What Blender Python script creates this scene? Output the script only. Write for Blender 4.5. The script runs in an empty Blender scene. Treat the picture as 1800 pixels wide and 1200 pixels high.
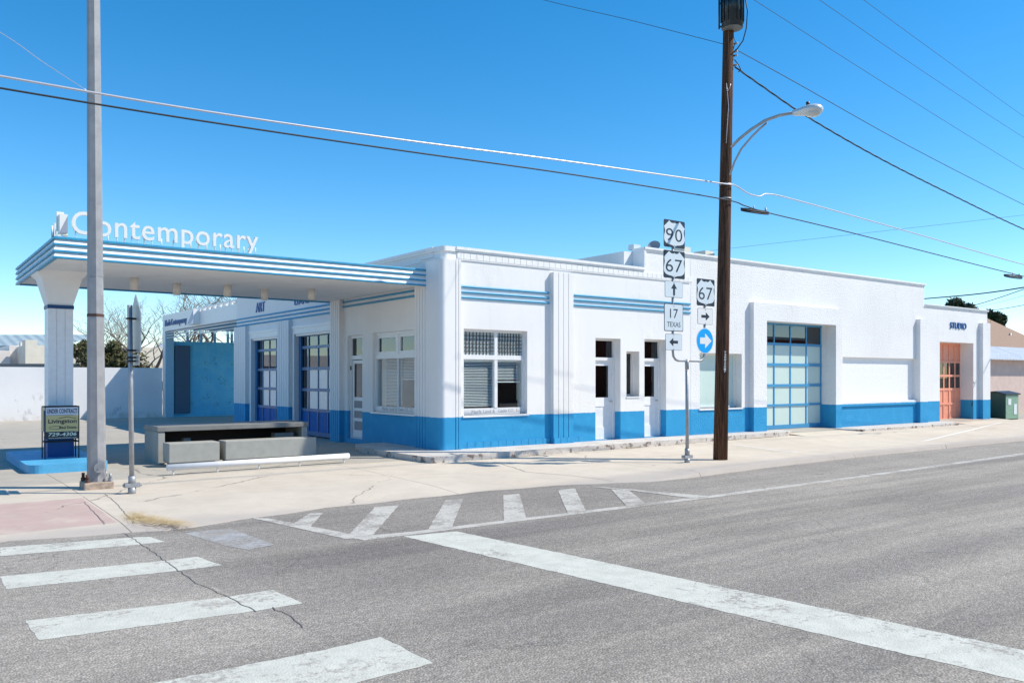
import bpy, bmesh, math, random
from mathutils import Vector, Matrix
R = math.radians
scn = bpy.context.scene
C = scn.collection

# ------------------------------------------------------------ camera, world, sun, exposure
CAM = Vector((-9.3295, -14.9468, 1.5))
YAW = R(53.3)
F = 1475.0; CX = 900.0; CY = 664.0            # in pixels of the 1800 px wide photograph
cd = bpy.data.cameras.new('camera'); cam = bpy.data.objects.new('camera', cd); C.objects.link(cam)
cam.location = CAM; cam.rotation_euler = (R(90), 0, YAW - R(90))
cd.sensor_width = 36; cd.lens = F/1800*36; cd.shift_y = (CY-600)/1800.0
cd.clip_end = 5000; cd.clip_start = .05
scn.camera = cam
scn.render.resolution_x = 1024; scn.render.resolution_y = 682

SUN = Vector((.74, -.54, 1.0)).normalized()
w = bpy.data.worlds.new('World'); scn.world = w; w.use_nodes = True
nt = w.node_tree; nt.nodes.clear()
sk = nt.nodes.new('ShaderNodeTexSky'); sk.sky_type = 'NISHITA'; sk.sun_disc = False
sk.sun_elevation = math.asin(SUN.z); sk.sun_rotation = math.atan2(SUN.x, SUN.y)
sk.altitude = 1400; sk.air_density = 1.0; sk.dust_density = 0.3; sk.ozone_density = 1.6
bg = nt.nodes.new('ShaderNodeBackground'); bg.inputs[1].default_value = .145
wo = nt.nodes.new('ShaderNodeOutputWorld')
hs_ = nt.nodes.new('ShaderNodeHueSaturation'); hs_.inputs['Hue'].default_value = .494; hs_.inputs['Saturation'].default_value = 1.42; hs_.inputs['Value'].default_value = 1.32
nt.links.new(sk.outputs[0], hs_.inputs['Color']); nt.links.new(hs_.outputs[0], bg.inputs[0]); nt.links.new(bg.outputs[0], wo.inputs[0])
sl = bpy.data.lights.new('sun', 'SUN'); sl.energy = 5.0; sl.angle = R(.5); sl.color = (1, .925, .80)
so = bpy.data.objects.new('sun', sl); C.objects.link(so)
so.rotation_euler = SUN.to_track_quat('Z', 'Y').to_euler(); so.location = (0, -20, 30)
scn.view_settings.view_transform = 'Standard'; scn.view_settings.look = 'None'
scn.view_settings.exposure = 0.10; scn.view_settings.gamma = 1

# ------------------------------------------------------------ picture-to-world helpers
DV = Vector((math.cos(YAW), math.sin(YAW), 0)); RV = Vector((math.sin(YAW), -math.cos(YAW), 0)); KV = Vector((0, 0, 1))
def ray(px, py): return DV + RV*((px-CX)/F) + KV*((CY-py)/F)
def onZ(px, py, z):
    v = ray(px, py); return CAM + v*((z-CAM.z)/v.z)
def onY(px, py, Y=0.0):
    v = ray(px, py); return CAM + v*((Y-CAM.y)/v.y)
def onX(px, py, X=0.0):
    v = ray(px, py); return CAM + v*((X-CAM.x)/v.x)
def onD(px, py, D): return CAM + ray(px, py)*D

# ------------------------------------------------------------ materials
def mat(name, col=(.8, .8, .8), rough=.6, metal=0.0, spec=.5):
    m = bpy.data.materials.new(name); m.use_nodes = True
    b = m.node_tree.nodes['Principled BSDF']
    b.inputs['Base Color'].default_value = (*col, 1); b.inputs['Roughness'].default_value = rough
    b.inputs['Metallic'].default_value = metal; b.inputs['Specular IOR Level'].default_value = spec
    return m
class N:
    """small node-graph helper"""
    def __init__(s, m):
        s.t = m.node_tree; s.b = s.t.nodes['Principled BSDF']
        s.g = s.t.nodes.new('ShaderNodeNewGeometry'); s.pos = s.g.outputs['Position']
    def link(s, a, b): s.t.links.new(a, b)
    def _in(s, sock, v):
        if isinstance(v, bpy.types.NodeSocket): s.t.links.new(v, sock)
        elif v is not None: sock.default_value = v
    def math(s, op, a, b=None, c=None, clamp=False):
        n = s.t.nodes.new('ShaderNodeMath'); n.operation = op; n.use_clamp = clamp
        s._in(n.inputs[0], a); s._in(n.inputs[1], b); s._in(n.inputs[2], c); return n.outputs[0]
    def scale(s, v, xyz):
        n = s.t.nodes.new('ShaderNodeVectorMath'); n.operation = 'MULTIPLY'
        s._in(n.inputs[0], v); n.inputs[1].default_value = xyz; return n.outputs[0]
    def noise(s, scale, detail=4, rough=.55, vec=None, dist=0):
        n = s.t.nodes.new('ShaderNodeTexNoise'); s._in(n.inputs['Vector'], vec if vec is not None else s.pos)
        n.inputs['Scale'].default_value = scale; n.inputs['Detail'].default_value = detail
        n.inputs['Roughness'].default_value = rough; n.inputs['Distortion'].default_value = dist; return n.outputs['Fac']
    def noisec(s, scale, detail=3):
        n = s.t.nodes.new('ShaderNodeTexNoise'); s.link(s.pos, n.inputs['Vector'])
        n.inputs['Scale'].default_value = scale; n.inputs['Detail'].default_value = detail; return n.outputs['Color']
    def voro(s, scale, feature='DISTANCE_TO_EDGE', vec=None):
        n = s.t.nodes.new('ShaderNodeTexVoronoi'); n.feature = feature; s._in(n.inputs['Vector'], vec if vec is not None else s.pos)
        n.inputs['Scale'].default_value = scale; return n.outputs[0]
    def ramp(s, v, a, b, lo=0.0, hi=1.0):
        n = s.t.nodes.new('ShaderNodeMapRange'); n.interpolation_type = 'SMOOTHSTEP'
        s._in(n.inputs[0], v); n.inputs[1].default_value = a; n.inputs[2].default_value = b
        n.inputs[3].default_value = lo; n.inputs[4].default_value = hi; return n.outputs[0]
    def mix(s, f, a, b):
        n = s.t.nodes.new('ShaderNodeMix'); n.data_type = 'RGBA'
        s._in(n.inputs[0], f)
        for i, v in ((6, a), (7, b)):
            if isinstance(v, tuple): v = (*v[:3], 1)
            s._in(n.inputs[i], v)
        return n.outputs[2]
    def mul(s, c, f):
        n = s.t.nodes.new('ShaderNodeVectorMath'); n.operation = 'SCALE'
        if isinstance(c, tuple): n.inputs[0].default_value = c[:3]
        else: s.link(c, n.inputs[0])
        s._in(n.inputs['Scale'], f); return n.outputs[0]
    def xyz(s):
        n = s.t.nodes.new('ShaderNodeSeparateXYZ'); s.link(s.pos, n.inputs[0]); return n.outputs
    def bump(s, h, strength=.3, dist=.01, prev=None):
        n = s.t.nodes.new('ShaderNodeBump'); n.inputs['Strength'].default_value = strength; n.inputs['Distance'].default_value = dist
        s._in(n.inputs['Height'], h)
        if prev is not None: s.link(prev, n.inputs['Normal'])
        return n.outputs[0]
    def color(s, c): s._in(s.b.inputs['Base Color'], c)
    def rough(s, c): s._in(s.b.inputs['Roughness'], c)
    def normal(s, n): s.link(n, s.b.inputs['Normal'])

WHITE = (.85, .84, .825); BLUE = (.024, .30, .57); STRIPE = (.035, .31, .52)
def wall_paint():
    m = mat('painted_stucco', rough=.72, spec=.35); n = N(m); x, y, z = n.xyz()
    big = n.noise(.5, 5); med = n.noise(6, 5); fine = n.noise(70, 3, .6)
    edge = n.math('ADD', z, n.math('MULTIPLY', n.math('SUBTRACT', n.noise(9, 3), .5), .03))
    isw = n.ramp(edge, .672, .676)
    streak = n.ramp(n.noise(1.0, 5, .6, n.scale(n.pos, (7, 7, .5))), .5, .85, 1.0, .925)
    white = n.mul(n.mix(n.ramp(big, .35, .7), WHITE, (.80, .785, .765)), streak)
    # rubbed dirt low on the blue and scuffs
    blue = n.mix(n.ramp(n.noise(3, 6, .65), .45, .75), BLUE, (.035, .34, .62))
    blue = n.mix(n.math('MULTIPLY', n.ramp(z, .08, .0, 0, .5), n.ramp(med, .42, .72)), blue, (.12, .28, .42))
    cut = n.ramp(n.noise(.55, 4, .6), .52, .60)                      # patches of rougher render
    pits = n.ramp(n.noise(30, 3, .7), .60, .72)
    roughside = n.ramp(x, 7.66, 7.72)
    amount = n.math('MAXIMUM', roughside, n.math('MULTIPLY', cut, .35))
    pitc = n.math('MULTIPLY', n.math('MULTIPLY', pits, amount), .28)
    n.color(n.mul(n.mix(isw, blue, white), n.math('SUBTRACT', 1.0, pitc)))
    lumps = n.noise(24, 4, .62)
    h = n.math('ADD', n.math('MULTIPLY', n.math('MULTIPLY', lumps, amount), 1.0), n.math('MULTIPLY', fine, .12))
    n.normal(n.bump(h, .9, .02)); return m
M = {}
M['wall'] = wall_paint()
def flat_paint(name, col, rough=.5, var=.06, bump=.15, sc=9):
    m = mat(name, col, rough); n = N(m)
    f = n.ramp(n.noise(sc, 5, .6), .25, .75, 1-var, 1+var)
    n.color(n.mul(col, f)); n.rough(n.ramp(n.noise(sc*2, 3), .3, .7, rough-.08, rough+.1))
    n.normal(n.bump(n.noise(60, 3), bump, .004)); return m
M['white'] = flat_paint('white_paint', WHITE, .45, .04)
M['soffit'] = flat_paint('soffit_paint', (.87, .85, .82), .7, .04, .1, 2)
M['stripe'] = flat_paint('blue_stripe_paint', STRIPE, .45, .12)
M['dado'] = flat_paint('blue_dado_paint', BLUE, .6, .1, .3)
M['doorblue'] = flat_paint('door_blue_paint', (.06, .29, .52), .4, .06)
M['doornavy'] = flat_paint('side_door_frame_paint', (.02, .13, .30), .35, .06)
M['letterblue'] = mat('letter_blue', (.01, .10, .33), .4)
M['letterwhite'] = mat('letter_enamel', (.82, .81, .76), .3)
M['stand'] = mat('letter_stand', (.62, .62, .62), .4, .3)
M['frame'] = flat_paint('window_frame_paint', (.80, .80, .80), .4, .03, .1)
M['shadowgrey'] = mat('dark_gap', (.02, .02, .022), .8)
M['black'] = mat('black_metal', (.012, .012, .014), .4)
M['lead'] = mat('lead_came', (.03, .03, .032), .5)
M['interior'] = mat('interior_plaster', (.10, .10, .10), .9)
M['blind'] = mat('blind_slat', (.90, .91, .90), .45)
M['film'] = flat_paint('frosted_film', (.58, .70, .64), .4, .015, 0, 2)
M['whitereflect'] = flat_paint('painted_white_reflection', (.80, .80, .78), .2, .015, 0, 2)  # stands in for a white wall mirrored in the side door panes
M['bluefilm'] = flat_paint('blue_film', (.0, .12, .42), .5, .03, 0, 3); M['bluefilm'].node_tree.nodes['Principled BSDF'].inputs['Specular IOR Level'].default_value = .15
M['salmon'] = flat_paint('salmon_paint', (.86, .35, .22), .5, .08)
M['galv'] = flat_paint('galvanised_steel', (.36, .37, .38), .5, .12, .03)
M['galv'].node_tree.nodes['Principled BSDF'].inputs['Metallic'].default_value = .35
M['polegrey'] = flat_paint('grey_pole_coating', (.31, .31, .315), .5, .14, .08, 5)
M['signblack'] = mat('sign_black', (.022, .026, .036), .4)
M['signwhite'] = mat('sign_reflective_white', (.66, .72, .74), .35)
M['signwhite2'] = mat('sign_fresh_white', (.80, .79, .76), .35)
M['signblue'] = mat('sign_blue', (.0, .36, .82), .35)
M['signback'] = mat('sign_back_aluminium', (.42, .44, .45), .4, .5)
M['tan'] = mat('sign_tan', (.64, .49, .22), .5)
M['signlilac'] = mat('sign_panel_white', (.62, .64, .70), .5)
M['cream'] = mat('sign_cream', (.75, .70, .56), .5)
M['cream_fix'] = mat('lamp_cream', (.76, .71, .63), .5)
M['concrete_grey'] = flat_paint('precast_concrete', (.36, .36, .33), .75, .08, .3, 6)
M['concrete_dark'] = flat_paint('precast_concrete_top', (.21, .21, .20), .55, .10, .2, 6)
M['pedestal'] = flat_paint('weathered_pedestal', (.40, .31, .24), .9, .3, .9, 14)
M['rust'] = mat('rusty_bolt', (.10, .05, .035), .8)
M['panelgrey'] = mat('grey_blue_panel', (.07, .13, .20), .5)
M['wire'] = mat('black_cable', (.02, .02, .022), .6)
M['wirelight'] = mat('bright_aluminium_cable', (.62, .60, .62), .35, .4)
M['transformer'] = mat('dark_green_enamel', (.008, .022, .03), .3)
M['trbase'] = mat('transformer_bottom', (.16, .17, .17), .6)
M['lampglass'] = mat('lamp_glass', (.55, .57, .55), .12)
M['lamphead'] = mat('lamp_head_enamel', (.62, .65, .66), .35, .2)
M['adobe'] = flat_paint('adobe_render', (.74, .69, .64), .9, .05, .3, 3)
M['cream_wall'] = flat_paint('cream_render', (.78, .72, .60), .9, .05, .3, 3)
M['pink'] = flat_paint('pale_pink_render', (.62, .48, .42), .9, .07, .3, 3)
M['brownroof'] = flat_paint('brown_shingle', (.36, .24, .17), .9, .14, .6, 12)
M['brick'] = flat_paint('red_brick', (.33, .09, .05), .9, .2, .3, 12)

def corrugated(name, col, freq, axis):
    m = mat(name, col, .4, .2); n = N(m); o = n.xyz()[axis]
    s = n.math('SINE', n.math('MULTIPLY', o, freq))
    n.normal(n.bump(s, .8, .03)); n.color(n.mul(col, n.ramp(n.noise(2, 5), .3, .7, .9, 1.06))); return m
M['tinroof'] = corrugated('corrugated_white_tin', (.72, .72, .72), 40, 0)
M['greenroof'] = corrugated('standing_seam_roof', (.50, .56, .53), 12, 0)

def brick_wall():
    m = mat('painted_brickwork', rough=.6); n = N(m)
    x, y, z = n.xyz()
    cb = n.t.nodes.new('ShaderNodeCombineXYZ'); n.link(x, cb.inputs[0]); n.link(z, cb.inputs[1])
    bt = n.t.nodes.new('ShaderNodeTexBrick'); n.link(cb.outputs[0], bt.inputs['Vector'])
    bt.inputs['Scale'].default_value = 1; bt.inputs['Brick Width'].default_value = .22; bt.inputs['Row Height'].default_value = .075
    bt.inputs['Mortar Size'].default_value = .006; bt.inputs['Mortar Smooth'].default_value = .4
    crack = n.ramp(n.math('ABSOLUTE', n.math('SUBTRACT', n.noise(1.3, 4, .6), .5)), .0, .006, 1, 0)
    crack = n.math('MULTIPLY', crack, n.ramp(n.noise(1.1, 2, .5, n.scale(n.pos, (1, 1, 1.4))), .48, .55))
    base = n.mix(n.ramp(n.noise(2.2, 5), .3, .7), (.12, .60, .95), (.18, .68, .95))
    base = n.mix(n.math('MULTIPLY', bt.outputs['Fac'], .28), base, (.03, .24, .45))
    n.color(n.mix(crack, base, (.03, .10, .15)))
    h = n.math('SUBTRACT', n.math('MULTIPLY', n.noise(12, 5), .5), n.math('ADD', n.math('MULTIPLY', bt.outputs['Fac'], .5), crack))
    n.normal(n.bump(h, .7, .02)); return m
M['bluebrick'] = brick_wall()
M['slot'] = flat_paint('pale_blue_post_paint', (.33, .56, .70), .5, .05)

def yard_wall():
    m = mat('whitewashed_wall', rough=.85); n = N(m); x, y, z = n.xyz()
    stain = n.math('MULTIPLY', n.ramp(n.noise(3, 4, .6, n.scale(n.pos, (1, 1, .5))), .60, .68), n.ramp(z, 1.0, .7))
    c = n.mix(n.ramp(n.noise(.8, 5), .3, .7), (.80, .80, .80), (.74, .745, .75))
    c = n.mix(n.math('MULTIPLY', n.ramp(z, .18, -.05), n.ramp(n.noise(2.3, 5), .40, .75)), c, (.60, .53, .45))
    n.color(n.mix(n.math('MULTIPLY', stain, .35), c, (.25, .25, .27))); n.normal(n.bump(n.noise(20, 4), .3, .01)); return m
M['yardwall'] = yard_wall()

def pavement():
    m = mat('pavement_concrete', rough=.9, spec=.2); n = N(m); x, y, z = n.xyz()
    big = n.noise(.25, 6, .6); med = n.noise(2.5, 6, .65); fine = n.noise(90, 2)
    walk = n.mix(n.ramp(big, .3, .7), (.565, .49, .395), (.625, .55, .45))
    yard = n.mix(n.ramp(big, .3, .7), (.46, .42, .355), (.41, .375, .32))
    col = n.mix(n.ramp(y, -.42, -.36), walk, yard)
    # pink tactile ramp at the crossing
    px = n.math('MULTIPLY', n.ramp(x, -7.20, -7.16, 1, 0), n.ramp(x, -9.6, -9.55))
    py_ = n.math('MULTIPLY', n.ramp(y, -2.22, -2.18, 1, 0), n.ramp(y, -4.42, -4.38))
    pink = n.math('MULTIPLY', n.math('MULTIPLY', px, py_), n.ramp(n.noise(3, 5), .25, .55, .45, .9))
    col = n.mix(pink, col, (.50, .36, .32))
    col = n.mul(col, n.ramp(med, .25, .75, .93, 1.06)); col = n.mul(col, n.ramp(fine, .2, .8, .95, 1.05))
    # stains
    col = n.mix(n.ramp(n.noise(1.1, 5, .65), .66, .80, 0, .35), col, (.33, .29, .26))
    # dirt towards the gutter
    gy = n.math('ADD', y, n.math('MULTIPLY', n.math('SUBTRACT', n.noise(1.5, 5), .5), .35))
    col = n.mix(n.ramp(gy, -4.25, -4.75, 0, .6), col, (.40, .36, .335))
    # joints: one along the street, others across it
    wob = n.math('MULTIPLY', n.math('SUBTRACT', n.noise(6, 4), .5), .02)
    def line(c, p, wd): return n.ramp(n.math('ABSOLUTE', n.math('ADD', n.math('SUBTRACT', c, p), wob)), 0, wd, 1, 0)
    jl = line(y, -.40, .016)
    fr = n.math('SUBTRACT', n.math('FRACT', n.math('DIVIDE', n.math('ADD', x, 7.15), 4.6)), .5)
    jx = n.ramp(n.math('SUBTRACT', .5, n.math('ABSOLUTE', fr)), 0, .0032, 1, 0)
    jx = n.math('MULTIPLY', jx, n.ramp(n.noise(2.5, 3), .35, .5, .25, 1))
    jy = line(y, 7.6, .02)
    # wandering cracks
    vv = n.t.nodes.new('ShaderNodeVectorMath'); vv.operation = 'ADD'
    n.link(n.pos, vv.inputs[0]); n.link(n.mul(n.noisec(1.6, 5), .55), vv.inputs[1])
    ve = n.t.nodes.new('ShaderNodeVectorMath'); ve.operation = 'MULTIPLY'; n.link(vv.outputs[0], ve.inputs[0]); ve.inputs[1].default_value = (1, 1, 0)
    cr = n.ramp(n.voro(.22, vec=ve.outputs[0]), 0, .0035, 1, 0)
    cr = n.math('MULTIPLY', cr, n.ramp(n.noise(.7, 3), .45, .55))
    dark = n.math('MAXIMUM', n.math('MAXIMUM', jl, jy), n.math('MAXIMUM', jx, cr))
    n.color(n.mix(n.math('MULTIPLY', dark, .75), col, (.15, .12, .10)))
    n.normal(n.bump(n.math('SUBTRACT', n.math('MULTIPLY', fine, .3), dark), .35, .008)); return m
M['pavement'] = pavement()
def slab_mat():
    m = mat('old_step_concrete', rough=.9, spec=.2); n = N(m)
    c = n.mix(n.ramp(n.noise(2, 6, .65), .35, .65), (.56, .51, .46), (.66, .62, .57))
    up = n.t.nodes.new('ShaderNodeSeparateXYZ'); n.link(n.g.outputs['Normal'], up.inputs[0])
    side = n.ramp(up.outputs[2], .3, .7, 1, 0)
    chip_shade = n.ramp(n.noise(5, 6, .7), .52, .60, 0, .85)  # chips and cracks, with the shade of undersides painted on side faces
    c = n.mix(n.math('MULTIPLY', side, chip_shade), c, (.17, .12, .10))
    n.color(c); n.normal(n.bump(n.noise(18, 5, .7), .8, .03)); return m
M['step'] = slab_mat()

def asphalt_nodes(n):
    x, y, z = n.xyz()
    big = n.noise(.35, 5, .55); streak = n.noise(1, 5, .6, n.scale(n.pos, (.10, 1.1, 1)))
    base = n.mix(n.ramp(streak, .38, .62), (.42, .375, .315), (.30, .27, .235))
    # the shoulder beside the kerb and the junction are older and lighter / darker
    base = n.mix(n.ramp(y, -6.95, -6.85, 0, .55), base, (.36, .325, .285))
    patch = n.math('MULTIPLY', n.ramp(n.math('ADD', x, n.math('MULTIPLY', y, .06)), -7.66, -7.62), n.ramp(n.math('ADD', n.math('MULTIPLY', x, .5), n.math('MULTIPLY', y, -1.0)), 5.6, 6.9, 1, 0))
    patch = n.math('MULTIPLY', patch, n.ramp(y, -6.8, -7.2, .35, 1))
    base = n.mix(n.math('MULTIPLY', patch, .6), base, (.215, .19, .172))
    left = n.ramp(x, -5.0, -8.0, 0, .5)
    base = n.mix(left, base, (.40, .36, .31))
    base = n.mul(base, n.ramp(big, .3, .7, .90, 1.08))
    # aggregate
    v = n.t.nodes.new('ShaderNodeTexVoronoi'); v.feature = 'F1'; n.link(n.pos, v.inputs['Vector']); v.inputs['Scale'].default_value = 62
    sep = n.t.nodes.new('ShaderNodeSeparateXYZ'); n.link(v.outputs['Color'], sep.inputs[0])
    stone = n.math('MULTIPLY', n.ramp(sep.outputs[0], .2, 1.0, .82, 1.22), n.ramp(v.outputs['Distance'], .35, .75, 1.02, .82))
    fade = n.noise(14, 4, .7)
    col = n.mul(base, stone); col = n.mul(col, n.ramp(fade, .25, .75, .92, 1.08))
    trk = n.noise(1, 3, .5, n.scale(n.pos, (.08, 1.6, 1)), .6)
    col = n.mul(col, n.ramp(trk, .50, .70, 1.0, .86))
    spot = n.ramp(n.noise(1.7, 4, .6), .66, .74, 0, .35); col = n.mix(spot, col, (.16, .15, .145))
    # sparse bright scuffs
    sc = n.ramp(n.noise(3.2, 3, .5, n.scale(n.pos, (1, 2.6, 1))), .735, .76)
    col = n.mix(n.math('MULTIPLY', sc, .35), col, (.5, .5, .5))
    vw = n.t.nodes.new('ShaderNodeVectorMath'); vw.operation = 'ADD'; n.link(n.pos, vw.inputs[0]); n.link(n.mul(n.noisec(2.2, 5), .5), vw.inputs[1])
    ck = n.math('MULTIPLY', n.ramp(n.voro(.45, vec=vw.outputs[0]), 0, .006, 1, 0), n.ramp(n.noise(.6, 3), .50, .58))
    col = n.mix(n.math('MULTIPLY', ck, .45), col, (.10, .095, .09))
    h = n.math('SUBTRACT', 1.0, v.outputs['Distance'])
    return col, h
def asphalt():
    m = mat('asphalt', rough=.88, spec=.25); n = N(m); c, h = asphalt_nodes(n); n.color(c); n.normal(n.bump(h, .6, .012)); return m
M['asphalt'] = asphalt()
def road_paint(name, col, wear):
    m = mat(name, rough=.75, spec=.3); n = N(m); c, h = asphalt_nodes(n)
    f = n.math('ADD', n.math('MULTIPLY', n.noise(22, 5, .75), .5), n.math('MULTIPLY', n.noise(2.2, 5, .6), .5))
    worn = n.ramp(f, wear-.03, wear+.07)
    vv = n.t.nodes.new('ShaderNodeVectorMath'); vv.operation = 'ADD'; n.link(n.pos, vv.inputs[0]); n.link(n.mul(n.noisec(5, 4), .12), vv.inputs[1])
    cr = n.math('MULTIPLY', n.ramp(n.voro(2.6, vec=vv.outputs[0]), 0, .012, 1, 0), n.ramp(n.noise(1.2, 3), .56, .62))
    worn = n.math('MAXIMUM', n.math('MULTIPLY', worn, .8), n.math('MULTIPLY', cr, .7))
    pc = n.mul(col, n.ramp(n.noise(6, 6, .7), .25, .75, .86, 1.06))
    n.color(n.mix(worn, pc, c)); n.normal(n.bump(h, .3, .008)); return m
M['paint'] = road_paint('road_paint', (.61, .60, .52), .56)
M['paintworn'] = road_paint('worn_road_paint', (.55, .52, .46), .50)
M['paintfaint'] = road_paint('faded_road_paint', (.42, .42, .42), .44)
M['paintwalk'] = mat('faded_line_on_concrete', (.72, .69, .64), .9)
M['crack'] = mat('crack_fill', (.17, .155, .14), .95)

def sand():
    m = mat('dry_ground', rough=.95, spec=.1); n = N(m)
    n.color(n.mix(n.ramp(n.noise(.4, 6, .6), .35, .65), (.40, .31, .22), (.48, .40, .30))); n.normal(n.bump(n.noise(8, 5), .5, .03)); return m
M['sand'] = sand()
M['straw'] = mat('straw', (.62, .46, .20), .8)
def wood():
    m = mat('creosoted_wood', rough=.85, spec=.2); n = N(m)
    g = n.noise(1, 6, .7, n.scale(n.pos, (55, 55, 1.6)))
    c = n.mix(n.ramp(g, .35, .66), (.045, .020, .013), (.20, .105, .065))
    c = n.mix(n.ramp(n.noise(1, 4, .6, n.scale(n.pos, (18, 18, .5))), .56, .7, 0, .5), c, (.20, .12, .08))
    n.color(n.mul(c, .75)); n.normal(n.bump(g, .9, .02)); return m
M['wood'] = wood()
def bark():
    m = mat('pale_bark', rough=.9); n = N(m)
    n.color(n.mix(n.ramp(n.noise(9, 5), .35, .65), (.17, .125, .10), (.30, .235, .20))); return m
M['bark'] = bark()
def leaf(name, a, b):
    m = mat(name, a, .7, spec=.2); n = N(m)
    n.color(n.mix(n.ramp(n.noise(2.5, 4), .35, .65), a, b))
    n.b.inputs['Subsurface Weight'].default_value = 0
    return m
M['juniper'] = leaf('juniper_foliage', (.055, .065, .022), (.11, .10, .045))
M['pine'] = leaf('dark_evergreen_foliage', (.02, .035, .016), (.04, .055, .022))

def glass(name, tint, refl=.5, rough=.0):
    m = bpy.data.materials.new(name); m.use_nodes = True; t = m.node_tree; t.nodes.clear()
    o = t.nodes.new('ShaderNodeOutputMaterial'); mx = t.nodes.new('ShaderNodeMixShader')
    tr = t.nodes.new('ShaderNodeBsdfTransparent'); tr.inputs[0].default_value = (*tint, 1)
    gl = t.nodes.new('ShaderNodeBsdfGlossy'); gl.inputs['Roughness'].default_value = rough; gl.inputs[0].default_value = (.9, .95, 1, 1)
    lw = t.nodes.new('ShaderNodeLayerWeight'); lw.inputs[0].default_value = .5; f0 = (refl/(2+refl))**2
    pw = t.nodes.new('ShaderNodeMath'); pw.operation = 'POWER'; t.links.new(lw.outputs['Facing'], pw.inputs[0]); pw.inputs[1].default_value = 5
    ma = t.nodes.new('ShaderNodeMath'); ma.operation = 'MULTIPLY_ADD'; t.links.new(pw.outputs[0], ma.inputs[0]); ma.inputs[1].default_value = 1-f0; ma.inputs[2].default_value = f0
    t.links.new(ma.outputs[0], mx.inputs[0]); t.links.new(tr.outputs[0], mx.inputs[1]); t.links.new(gl.outputs[0], mx.inputs[2])
    t.links.new(mx.outputs[0], o.inputs[0]); return m
M['glass'] = glass('window_glass', (.95, .98, .98), .55)
M['darkglass'] = glass('tinted_glass', (.30, .34, .36), .75)
M['mirrorglass'] = glass('reflective_glass', (.20, .24, .30), 1.0)

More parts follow.
